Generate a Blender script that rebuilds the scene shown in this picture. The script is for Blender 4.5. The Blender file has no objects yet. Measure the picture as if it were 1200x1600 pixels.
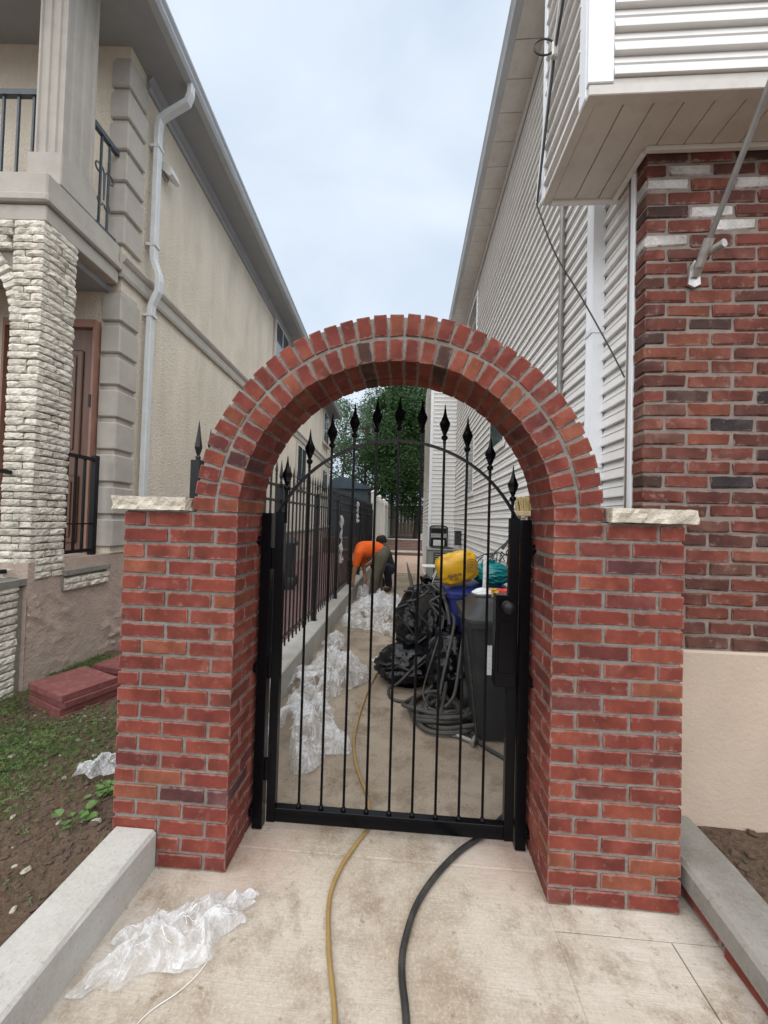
import bpy, bmesh, math, random
from mathutils import Vector, Matrix, noise as mnoise
R = math.radians
random.seed(7)
S = bpy.context.scene
COL = S.collection

# ---------------------------------------------------------------- camera
H = 1.48
yaw, pitch, roll = R(3.8), R(1.15), 0.028
fw = Vector((-math.sin(yaw)*math.cos(pitch), math.cos(yaw)*math.cos(pitch), math.sin(pitch)))
rt = fw.cross(Vector((0, 0, 1))).normalized()
up = rt.cross(fw)
rx = math.cos(roll)*rt + math.sin(roll)*up
uy = math.cos(roll)*up - math.sin(roll)*rt
cd = bpy.data.cameras.new('camera')
cd.sensor_width = 36.0
cd.lens = 13.5
cd.clip_start = 0.02
cd.clip_end = 500
cam = bpy.data.objects.new('camera', cd)
COL.objects.link(cam)
m = Matrix((rx, uy, -fw)).transposed().to_4x4()
m.translation = Vector((0, 0, H))
cam.matrix_world = m
S.camera = cam
S.render.resolution_x, S.render.resolution_y = 768, 1024

# ---------------------------------------------------------------- sky, sun, exposure
SUN_EL, SUN_AZ = 64.0, 196.0      # azimuth the light comes from, clockwise from +Y
W = bpy.data.worlds.new('World')
S.world = W
W.use_nodes = True
nt = W.node_tree
nt.nodes.clear()
N = nt.nodes.new
out = N('ShaderNodeOutputWorld'); bg = N('ShaderNodeBackground')
sky = N('ShaderNodeTexSky'); sky.sky_type = 'NISHITA'; sky.sun_disc = False
sky.sun_elevation = R(SUN_EL); sky.sun_rotation = R(SUN_AZ); sky.air_density = 1.0; sky.dust_density = 2.0
tc = N('ShaderNodeTexCoord'); mp = N('ShaderNodeMapping'); mp.inputs['Scale'].default_value = (1.1, 1.1, 2.2)
nz = N('ShaderNodeTexNoise'); nz.inputs['Scale'].default_value = 2.1; nz.inputs['Detail'].default_value = 5; nz.inputs['Roughness'].default_value = .48
nz.inputs['Distortion'].default_value = .35
rp = N('ShaderNodeValToRGB')
rp.color_ramp.elements[0].position = .32; rp.color_ramp.elements[0].color = (4.1, 4.85, 5.8, 1)
rp.color_ramp.elements[1].position = .68; rp.color_ramp.elements[1].color = (5.5, 6.05, 6.7, 1)
mx = N('ShaderNodeMix'); mx.data_type = 'RGBA'; mx.inputs[0].default_value = .9
L = nt.links.new
L(tc.outputs['Generated'], mp.inputs[0]); L(mp.outputs[0], nz.inputs['Vector']); L(nz.outputs['Fac'], rp.inputs[0])
L(sky.outputs[0], mx.inputs[6]); L(rp.outputs[0], mx.inputs[7]); L(mx.outputs[2], bg.inputs['Color'])
bg.inputs['Strength'].default_value = 0.056
L(bg.outputs[0], out.inputs[0])
sd = bpy.data.lights.new('sun', 'SUN'); sd.energy = 1.5; sd.angle = R(115); sd.color = (1, .97, .93)
so = bpy.data.objects.new('sun', sd); COL.objects.link(so)
az, el = R(SUN_AZ), R(SUN_EL)
sv = Vector((math.sin(az)*math.cos(el), math.cos(az)*math.cos(el), math.sin(el)))
so.rotation_euler = sv.to_track_quat('Z', 'Y').to_euler()
so.location = sv*30
vs = S.view_settings
vs.view_transform = 'Standard'; vs.look = 'None'; vs.gamma = 1.0; vs.exposure = 1.55
vs.use_curve_mapping = False

# ---------------------------------------------------------------- materials
def newmat(name):
    mt = bpy.data.materials.new(name); mt.use_nodes = True
    n = mt.node_tree; b = n.nodes['Principled BSDF']
    return mt, n, b
def c4(c): return (c[0], c[1], c[2], 1)
def tex(n, kind, scale, detail=4, rough=.55, coord='Object', stretch=None, dist=0):
    t = n.nodes.new('ShaderNodeTexCoord'); x = n.nodes.new(kind)
    if 'Detail' in x.inputs: x.inputs['Detail'].default_value = detail
    if 'Roughness' in x.inputs: x.inputs['Roughness'].default_value = rough
    if 'Distortion' in x.inputs: x.inputs['Distortion'].default_value = dist
    x.inputs['Scale'].default_value = scale
    src = t.outputs['Object']
    if coord != 'Local':                       # place in the world, so that alike pieces never share a pattern
        src = n.nodes.new('ShaderNodeNewGeometry').outputs['Position']
    if stretch:
        mpp = n.nodes.new('ShaderNodeMapping'); mpp.inputs['Scale'].default_value = stretch
        n.links.new(src, mpp.inputs[0]); src = mpp.outputs[0]
    n.links.new(src, x.inputs['Vector'])
    return x
def ramp(n, src, stops, interp='LINEAR'):
    r = n.nodes.new('ShaderNodeValToRGB'); r.color_ramp.interpolation = interp
    e = r.color_ramp.elements
    while len(e) < len(stops): e.new(.5)
    for i, (p, c) in enumerate(stops):
        e[i].position = p; e[i].color = c4(c) if not isinstance(c, (int, float)) else (c, c, c, 1)
    n.links.new(src, r.inputs[0])
    return r.outputs[0]
def mixc(n, fac, a, b, mode='MIX'):
    x = n.nodes.new('ShaderNodeMix'); x.data_type = 'RGBA'; x.blend_type = mode
    for s, v in ((0, fac), (6, a), (7, b)):
        if isinstance(v, (int, float)): x.inputs[s].default_value = v
        elif isinstance(v, tuple): x.inputs[s].default_value = c4(v)
        else: n.links.new(v, x.inputs[s])
    return x.outputs[2]
def bump(n, b, src, strength=.4, dist=.01, prev=None):
    x = n.nodes.new('ShaderNodeBump'); x.inputs['Strength'].default_value = strength; x.inputs['Distance'].default_value = dist
    n.links.new(src, x.inputs['Height'])
    if prev: n.links.new(prev, x.inputs['Normal'])
    n.links.new(x.outputs[0], b.inputs['Normal'])
    return x.outputs[0]
def setp(b, **k):
    for kk, v in k.items(): b.inputs[kk.replace('_', ' ')].default_value = v

def mat_brick(name, stops, stain=.35, wear=(.62, .5, .44), bs=.5, rough=.85):
    mt, n, b = newmat(name)
    oi = n.nodes.new('ShaderNodeObjectInfo')
    base = ramp(n, oi.outputs['Random'], stops, 'CONSTANT')
    # every brick reads another place in the noise
    t = n.nodes.new('ShaderNodeTexCoord'); ad = n.nodes.new('ShaderNodeVectorMath'); ad.operation = 'ADD'
    sc = n.nodes.new('ShaderNodeVectorMath'); sc.operation = 'SCALE'
    cb = n.nodes.new('ShaderNodeCombineXYZ')
    for i in range(3): n.links.new(oi.outputs['Random'], cb.inputs[i])
    n.links.new(cb.outputs[0], sc.inputs[0]); sc.inputs['Scale'].default_value = 37.0
    n.links.new(t.outputs['Object'], ad.inputs[0]); n.links.new(sc.outputs[0], ad.inputs[1])
    def ns(scale, detail, rough_):
        x = n.nodes.new('ShaderNodeTexNoise'); x.inputs['Scale'].default_value = scale; x.inputs['Detail'].default_value = detail; x.inputs['Roughness'].default_value = rough_
        n.links.new(ad.outputs[0], x.inputs['Vector']); return x.outputs['Fac']
    big = ns(9, 3, .5); fine = ns(90, 5, .65); mid = ns(28, 5, .6)
    v = ramp(n, big, [(.3, .66), (.7, 1.3)])
    c = mixc(n, 1.0, base, v, 'MULTIPLY')
    c = mixc(n, ramp(n, fine, [(.35, .25), (.6, 0)]), c, (.10, .035, .03))
    st = ramp(n, mid, [(.60, 0), (.76, stain)])
    hz_ = ns(4.5, 6, .7); c = mixc(n, ramp(n, hz_, [(.52, 0), (.74, stain*.4)]), c, wear)
    wd = tex(n, 'ShaderNodeTexNoise', 1.7, 6, .65); c = mixc(n, 1.0, c, ramp(n, wd.outputs['Fac'], [(.30, .72), (.70, 1.18)]), 'MULTIPLY')
    sm = tex(n, 'ShaderNodeTexNoise', 6.5, 7, .72, 'Object', (1, 1, .6)); c = mixc(n, ramp(n, sm.outputs['Fac'], [(.60, 0), (.72, stain*.7)]), c, wear)
    c = mixc(n, st, c, wear)
    # mortar rubbed into the worn arrises: how near a point lies to an edge of its brick
    ab = n.nodes.new('ShaderNodeVectorMath'); ab.operation = 'ABSOLUTE'; n.links.new(t.outputs['Object'], ab.inputs[0])
    dv = n.nodes.new('ShaderNodeVectorMath'); dv.operation = 'DIVIDE'; n.links.new(ab.outputs[0], dv.inputs[0]); dv.inputs[1].default_value = (.0957, .0458, .0284)
    sx = n.nodes.new('ShaderNodeSeparateXYZ'); n.links.new(dv.outputs[0], sx.inputs[0])
    def mth(op, a_, b_):
        k = n.nodes.new('ShaderNodeMath'); k.operation = op
        for i, v_ in enumerate((a_, b_)):
            if isinstance(v_, (int, float)): k.inputs[i].default_value = v_
            else: n.links.new(v_, k.inputs[i])
        return k.outputs[0]
    X_, Y_, Z_ = sx.outputs
    # in millimetres from the second nearest face
    ex, ey, ez = mth('MULTIPLY', mth('SUBTRACT', 1.0, X_), 95.7), mth('MULTIPLY', mth('SUBTRACT', 1.0, Y_), 45.8), mth('MULTIPLY', mth('SUBTRACT', 1.0, Z_), 28.4)
    mid2 = mth('MAXIMUM', mth('MINIMUM', ex, ey), mth('MINIMUM', mth('MAXIMUM', ex, ey), ez))
    ed = mth('SUBTRACT', mid2, mth('MULTIPLY', mth('SUBTRACT', mid, .42), 26.0))
    c = mixc(n, ramp(n, mth('MULTIPLY', ed, .1), [(.0, stain*1.05), (.42, 0)]), c, wear)
    n.links.new(c, b.inputs['Base Color'])
    setp(b, Roughness=rough, Specular_IOR_Level=.3)
    bump(n, b, mixc(n, .5, fine, mid), bs, .004)
    return mt
def mat_simple(name, col, rough=.6, var=.15, scale=6, bscale=60, bstr=.15, metal=0, spec=.5, bdist=.005, coord='Object', stretch=None, dirt=None):
    mt, n, b = newmat(name)
    x = tex(n, 'ShaderNodeTexNoise', scale, 5, .6, coord, stretch)
    c = mixc(n, 1.0, col, ramp(n, x.outputs['Fac'], [(.25, 1-var), (.75, 1+var)]), 'MULTIPLY')
    if dirt:
        y = tex(n, 'ShaderNodeTexNoise', dirt[0], 6, .65, coord)
        c = mixc(n, ramp(n, y.outputs['Fac'], [(.5, 0), (.75, dirt[2])]), c, dirt[1])
    n.links.new(c, b.inputs['Base Color'])
    setp(b, Roughness=rough, Metallic=metal, Specular_IOR_Level=spec)
    if bstr:
        z = tex(n, 'ShaderNodeTexNoise', bscale, 4, .6, coord)
        bump(n, b, z.outputs['Fac'], bstr, bdist)
    return mt

M = {}
M['brick'] = mat_brick('red brick', [(0, (.180, .037, .024)), (.25, (.195, .042, .026)), (.48, (.165, .033, .023)), (.66, (.208, .050, .029)), (.77, (.155, .037, .027)),
                                     (.86, (.13, .030, .025)), (.92, (.215, .062, .032)), (.965, (.08, .027, .028)), (.985, (.07, .034, .026))], .34, (.34, .225, .185))
M['hbrick'] = mat_brick('weathered house brick', [(0, (.150, .041, .028)), (.2, (.118, .036, .026)), (.38, (.165, .046, .030)), (.52, (.100, .036, .027)), (.66, (.18, .051, .031)), (.78, (.118, .052, .037)),
                                     (.88, (.055, .030, .025)), (.93, (.18, .056, .032)), (.98, (.026, .024, .026))], .4, (.33, .25, .21), .9)
M['wbrick'] = mat_brick('whitewashed brick', [(0, (.62, .6, .57)), (.5, (.56, .53, .5))], .8, (.2, .09, .07), .9)
M['mortar'] = mat_simple('grey mortar', (.205, .185, .162), .95, .25, 20, 220, .6, dirt=(40, (.31, .285, .255), .5))
M['hmortar'] = mat_simple('pink grey house mortar', (.22, .185, .16), .95, .25, 20, 220, .6)
M['capstone'] = mat_simple('rough limestone', (.56, .50, .41), .9, .25, 18, 70, .9, bdist=.01, dirt=(30, (.45, .39, .31), .5))
M['stone'] = mat_simple('cream ledge stone', (.72, .68, .60), .9, .25, 16, 45, 1.0, bdist=.016, dirt=(24, (.27, .24, .20), .9))
def tone(mt, lo, hi):
    n = mt.node_tree; b = n.nodes['Principled BSDF']; src = b.inputs['Base Color'].links[0].from_socket
    oi = n.nodes.new('ShaderNodeObjectInfo'); n.links.new(mixc(n, 1.0, src, ramp(n, oi.outputs['Random'], [(0, lo), (1, hi)]), 'MULTIPLY'), b.inputs['Base Color'])
tone(M['stone'], (.74, .72, .68), (1.08, 1.07, 1.05))
M['stonejoint'] = mat_simple('dark stone joint', (.24, .215, .185), .95, .2, 20, 80, .4)
M['ironblack'] = mat_simple('black gloss paint', (.003, .003, .004), .22, .2, 30, 90, .04, spec=.16)
M['fenceblack'] = mat_simple('black satin paint', (.006, .006, .007), .38, .3, 30, 90, .1, spec=.3)
M['railblue'] = mat_simple('weathered blue black paint', (.055, .07, .085), .5, .3, 14, 60, .3)
M['stucco'] = mat_simple('beige stucco', (.69, .615, .50), .95, .13, 3.5, 42, 1.0, bdist=.02, stretch=(1, 1, .22), dirt=(1.2, (.52, .46, .385), .45))
M['quoin'] = mat_simple('grey beige moulded stucco', (.42, .388, .342), .9, .10, 4, 130, .35, dirt=(5, (.32, .28, .245), .5))
M['roughbase'] = mat_simple('rough tan render', (.44, .345, .285), .95, .12, 7, 40, .6, bdist=.015, dirt=(4, (.33, .265, .22), .5))
M['tanbase'] = mat_simple('tan stucco base', (.46, .365, .285), .95, .10, 2, 60, .4, bdist=.008, dirt=(1.6, (.37, .29, .225), .4))
M['siding'] = mat_simple('white vinyl siding', (.74, .73, .71), .5, .05, 5, 40, .08, stretch=(1, 1, 4), dirt=(3, (.55, .53, .50), .35))
M['trim'] = mat_simple('white aluminium trim', (.78, .80, .82), .38, .05, 3, 30, .05)
M['soffit'] = mat_simple('greyed soffit vinyl', (.60, .565, .52), .6, .08, 6, 40, .1, dirt=(14, (.35, .31, .27), .3))
M['darkgap'] = mat_simple('dark gap', (.03, .028, .026), .9, .1, 5, 20, 0)
M['pipe'] = mat_simple('white painted downspout', (.60, .62, .62), .4, .08, 5, 40, .1, dirt=(8, (.45, .42, .38), .4))
M['greypipe'] = mat_simple('grey galvanised pipe', (.24, .23, .215), .45, .2, 12, 60, .15, metal=.3)
M['alu'] = mat_simple('cast aluminium', (.45, .44, .42), .4, .25, 30, 120, .3, metal=.6)
M['soffitgrey'] = mat_simple('blue grey painted soffit', (.30, .31, .32), .7, .08, 3, 30, .1)
M['gutter'] = mat_simple('grey gutter', (.42, .44, .45), .45, .1, 4, 30, .1)
M['door'] = mat_simple('brown stained door', (.12, .055, .032), .45, .25, 5, 30, .2, stretch=(6, 6, .6))
M['doorframe'] = mat_simple('reddish door frame', (.30, .16, .115), .6, .15, 6, 30, .1)
M['glass'] = mat_simple('window glass', (.05, .06, .07), .06, .1, 2, 10, 0, spec=.8)
M['winframe'] = mat_simple('white window frame', (.7, .69, .66), .5, .08, 5, 30, .1)
M['bronze'] = mat_simple('tan window surround', (.45, .40, .34), .7, .1, 5, 40, .2)
M['paver'] = mat_simple('red concrete paver', (.17, .052, .048), .9, .15, 12, 110, .5, dirt=(20, (.42, .22, .19), .35))
M['maroon'] = mat_simple('maroon paving', (.17, .09, .09), .9, .2, 4, 80, .3)
M['peach'] = mat_brick('peach paving brick', [(0, (.50, .36, .27)), (.3, (.56, .42, .32)), (.6, (.45, .31, .24)), (.85, (.58, .45, .36))], .2, (.6, .5, .42))
M['backbrick'] = mat_brick('brown retaining wall brick', [(0, (.20, .10, .075)), (.35, (.26, .13, .09)), (.7, (.16, .09, .07))], .3)
M['rubber'] = mat_simple('black rubber', (.022, .021, .02), .5, .3, 15, 90, .2, dirt=(12, (.11, .10, .085), .5))
M['greyhose'] = mat_simple('dusty grey hose', (.045, .042, .038), .65, .35, 14, 90, .2, dirt=(10, (.10, .09, .077), .6))
M['yhose'] = mat_simple('tan yellow hose', (.30, .19, .065), .5, .2, 10, 90, .15, dirt=(9, (.26, .19, .11), .6))
M['cart'] = mat_simple('dark grey cart plastic', (.026, .028, .030), .45, .2, 8, 150, .12, spec=.35, dirt=(6, (.06, .057, .05), .4))
M['blue'] = mat_simple('blue bin plastic', (.012, .022, .14), .45, .2, 8, 100, .12)
M['yellow'] = mat_simple('yellow plastic sack', (.62, .34, .012), .35, .1, 8, 35, .55, bdist=.03)
M['sackprint'] = mat_simple('dark sack print', (.16, .09, .03), .5, .1, 8, 40, .1)
M['teal'] = mat_simple('teal plastic bag', (.005, .19, .20), .35, .2, 8, 40, .5, bdist=.02)
M['bag'] = mat_simple('black bin liner', (.004, .004, .0055), .22, .2, 8, 26, .5, bdist=.03, spec=.3)
def crease(mt, scale, strength, dist):
    n = mt.node_tree; b = n.nodes['Principled BSDF']
    x = tex(n, 'ShaderNodeTexNoise', scale, 5, .6, 'Local', None, .7)
    try: x.noise_type = 'RIDGED_MULTIFRACTAL'
    except Exception: pass
    bump(n, b, x.outputs['Fac'], strength, dist)
crease(M['bag'], 9, .6, .022); crease(M['yellow'], 6, .45, .02); crease(M['teal'], 8, .8, .03)
M['whitepl'] = mat_simple('white plastic', (.72, .73, .73), .5, .05, 8, 50, .1)
M['paper'] = mat_simple('printed white paper', (.72, .73, .72), .7, .05, 20, 60, .1, dirt=(60, (.25, .27, .28), .9))
M['wood'] = mat_simple('raw pine board', (.52, .40, .25), .75, .18, 4, 40, .3, stretch=(12, 12, .8))
M['darkwood'] = mat_simple('weathered dark wood', (.11, .09, .07), .8, .3, 4, 40, .4, stretch=(12, 12, .8))
M['straw'] = mat_simple('straw bristles', (.55, .42, .20), .85, .35, 60, 150, .9, stretch=(4, 4, .3), bdist=.01)
M['acgrey'] = mat_simple('grey green enamel', (.24, .26, .24), .5, .1, 6, 40, .1)
M['orange'] = mat_simple('orange work shirt', (.80, .12, .008), .85, .08, 9, 22, .7, bdist=.03)
M['khaki'] = mat_simple('olive khaki trousers', (.10, .09, .062), .9, .2, 10, 24, .7, bdist=.03)
M['navy'] = mat_simple('navy work trousers', (.012, .014, .03), .9, .2, 10, 24, .6, bdist=.03)
M['skin'] = mat_simple('tanned skin', (.34, .18, .11), .6, .1, 12, 60, .1)
M['hair'] = mat_simple('black cap', (.008, .008, .009), .85, .2, 20, 60, .3)
M['boot'] = mat_simple('brown black boot', (.03, .025, .02), .7, .3, 20, 60, .3)
M['glove'] = mat_simple('grey work glove', (.25, .24, .22), .9, .2, 20, 60, .3)
M['vinylfence'] = mat_simple('white vinyl fence', (.66, .64, .58), .5, .06, 4, 30, .05)
M['bluewall'] = mat_simple('blue grey metal cladding', (.06, .09, .12), .6, .15, 3, 30, .1)
M['red'] = mat_simple('red plastic wrapper', (.7, .06, .04), .4, .1, 20, 60, .3)
M['ltblue'] = mat_simple('pale blue tape', (.28, .42, .5), .5, .1, 20, 60, .2)
M['bark'] = mat_simple('bark', (.075, .058, .045), .95, .3, 8, 30, .9, bdist=.03, stretch=(2, 2, .4))
M['pebble'] = mat_simple('pale pebbles', (.33, .29, .24), .9, .35, 14, 60, .3)
M['clod'] = mat_simple('soil clods', (.085, .055, .04), .98, .35, 14, 60, .5)

def mat_leaf(name, ca, cb, cc):
    mt, n, b = newmat(name)
    g = n.nodes.new('ShaderNodeNewGeometry')
    pn = tex(n, 'ShaderNodeTexNoise', 1.3, 3, .6)
    sw = mixc(n, .62, g.outputs['Random Per Island'], ramp(n, pn.outputs['Fac'], [(.32, 0), (.68, 1)]))
    c = ramp(n, sw, [(.12, ca), (.5, cb), (.9, cc)])
    n.links.new(c, b.inputs['Base Color']); setp(b, Roughness=.55, Specular_IOR_Level=.35)
    tr = n.nodes.new('ShaderNodeBsdfTranslucent'); n.links.new(c, tr.inputs[0])
    ms = n.nodes.new('ShaderNodeMixShader'); ms.inputs[0].default_value = .25
    o = n.nodes['Material Output']
    n.links.new(b.outputs[0], ms.inputs[1]); n.links.new(tr.outputs[0], ms.inputs[2]); n.links.new(ms.outputs[0], o.inputs[0])
    return mt
M['leaf'] = mat_leaf('tree leaves', (.014, .042, .013), (.034, .085, .024), (.085, .15, .05))
M['leaf2'] = mat_leaf('pale tree leaves', (.05, .10, .045), (.08, .14, .065), (.11, .17, .09))
M['grass'] = mat_leaf('grass blades', (.055, .11, .026), (.09, .155, .042), (.17, .18, .075))
M['weed'] = mat_leaf('weed leaves', (.08, .16, .04), (.12, .21, .06), (.16, .24, .09))

def mat_film():
    mt, n, b = newmat('clear crumpled film')
    x = tex(n, 'ShaderNodeTexNoise', 9, 7, .72, 'Local', None, 1.4)
    y = tex(n, 'ShaderNodeTexNoise', 17, 6, .7, 'Local', None, 2.2)
    try: y.noise_type = 'RIDGED_MULTIFRACTAL'
    except Exception: pass
    setp(b, Roughness=.12, Specular_IOR_Level=.9)
    b.inputs['Base Color'].default_value = (.93, .94, .955, 1)
    al = mixc(n, .5, ramp(n, x.outputs['Fac'], [(.36, 0.0), (.60, 1)]), ramp(n, y.outputs['Fac'], [(.25, .0), (.8, 1)]))
    n.links.new(ramp(n, al, [(.0, .16), (.35, .50), (.70, .98)]), b.inputs['Alpha'])
    bump(n, b, y.outputs['Fac'], .6, .012)
    tr = n.nodes.new('ShaderNodeBsdfTranslucent'); tr.inputs[0].default_value = (.8, .81, .84, 1)
    tp = n.nodes.new('ShaderNodeBsdfTransparent'); m0 = n.nodes.new('ShaderNodeMixShader'); n.links.new(b.inputs['Alpha'].links[0].from_socket, m0.inputs[0]); n.links.new(tp.outputs[0], m0.inputs[1]); n.links.new(tr.outputs[0], m0.inputs[2])
    ms = n.nodes.new('ShaderNodeMixShader'); ms.inputs[0].default_value = .35; n.links.new(b.outputs[0], ms.inputs[1]); n.links.new(m0.outputs[0], ms.inputs[2])
    n.links.new(ms.outputs[0], n.nodes['Material Output'].inputs[0])
    return mt
M['film'] = mat_film()
M['fibre'] = mat_simple('white film edge', (.86, .87, .89), .25, .05, 20, 60, 0)

def mat_concrete(name, base, dirty, broom=True, dirtamt=.75, dust=False):
    mt, n, b = newmat(name)
    big = tex(n, 'ShaderNodeTexNoise', 1.1, 6, .62, dist=.2)
    mid = tex(n, 'ShaderNodeTexNoise', 4.5, 8, .7, dist=.15)
    spot = tex(n, 'ShaderNodeTexNoise', 17, 6, .7)
    fine = tex(n, 'ShaderNodeTexNoise', 90, 5, .75)
    c = mixc(n, ramp(n, big.outputs['Fac'], [(.34, 0), (.60, .95)]), base, dirty)
    c = mixc(n, ramp(n, mid.outputs['Fac'], [(.47, 0), (.66, dirtamt*.9)]), c, (dirty[0]*.66, dirty[1]*.60, dirty[2]*.54))
    c = mixc(n, ramp(n, spot.outputs['Fac'], [(.60, 0), (.70, dirtamt*.8)]), c, (dirty[0]*.42, dirty[1]*.36, dirty[2]*.31))
    c = mixc(n, ramp(n, fine.outputs['Fac'], [(.38, .30), (.50, 0)]), c, (base[0]*1.15, base[1]*1.15, base[2]*1.15))
    c = mixc(n, ramp(n, fine.outputs['Fac'], [(.58, 0), (.68, .5)]), c, (dirty[0]*.45, dirty[1]*.4, dirty[2]*.36))
    if dust:                                     # brick dust swept against the two pillar feet
        g = n.nodes.new('ShaderNodeNewGeometry')
        for px_, py_ in ((-.62, 1.66), (.52, 1.76)):
            d_ = n.nodes.new('ShaderNodeVectorMath'); d_.operation = 'DISTANCE'; n.links.new(g.outputs['Position'], d_.inputs[0]); d_.inputs[1].default_value = (px_, py_, 0)
            ad = n.nodes.new('ShaderNodeMath'); ad.operation = 'MULTIPLY_ADD'; n.links.new(mid.outputs['Fac'], ad.inputs[0]); ad.inputs[1].default_value = .5; n.links.new(d_.outputs['Value'], ad.inputs[2])
            c = mixc(n, ramp(n, ad.outputs[0], [(.30, .5), (.52, 0)]), c, (.42, .27, .22))
    if broom:
        br = tex(n, 'ShaderNodeTexNoise', 1, 5, .7, 'Object', (7, 190, 1), .25)
        fade = mixc(n, 1.0, ramp(n, br.outputs['Fac'], [(.40, .26), (.55, 0)]), ramp(n, mid.outputs['Fac'], [(.35, 1), (.65, .15)]), 'MULTIPLY')
        c = mixc(n, fade, c, (dirty[0]*.7, dirty[1]*.68, dirty[2]*.66))
        nb = bump(n, b, br.outputs['Fac'], .35, .004)
        bump(n, b, fine.outputs['Fac'], .35, .003, nb)
    else:
        bump(n, b, fine.outputs['Fac'], .4, .004)
    n.links.new(c, b.inputs['Base Color']); setp(b, Roughness=.9, Specular_IOR_Level=.3)
    return mt
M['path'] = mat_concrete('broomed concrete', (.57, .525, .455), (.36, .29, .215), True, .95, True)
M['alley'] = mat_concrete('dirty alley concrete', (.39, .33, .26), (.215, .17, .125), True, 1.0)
M['newconc'] = mat_concrete('fresh pale concrete', (.50, .485, .45), (.35, .335, .30), False, .3)
M['curbgrey'] = mat_concrete('grey smooth concrete', (.27, .255, .225), (.19, .18, .16), False, .5)
def mat_soil():
    mt, n, b = newmat('brown soil')
    a = tex(n, 'ShaderNodeTexNoise', 2.2, 5, .6); f = tex(n, 'ShaderNodeTexNoise', 45, 6, .7); k = tex(n, 'ShaderNodeTexNoise', 11, 5, .65)
    c = ramp(n, f.outputs['Fac'], [(.3, (.065, .043, .03)), (.7, (.19, .13, .092))])
    c = mixc(n, ramp(n, a.outputs['Fac'], [(.4, 0), (.7, .5)]), c, (.17, .125, .09))
    c = mixc(n, ramp(n, k.outputs['Fac'], [(.56, 0), (.7, .45)]), c, (.09, .105, .045))
    n.links.new(c, b.inputs['Base Color']); setp(b, Roughness=1, Specular_IOR_Level=.1)
    bump(n, b, f.outputs['Fac'], .9, .03)
    return mt
M['soil'] = mat_soil()

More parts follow.
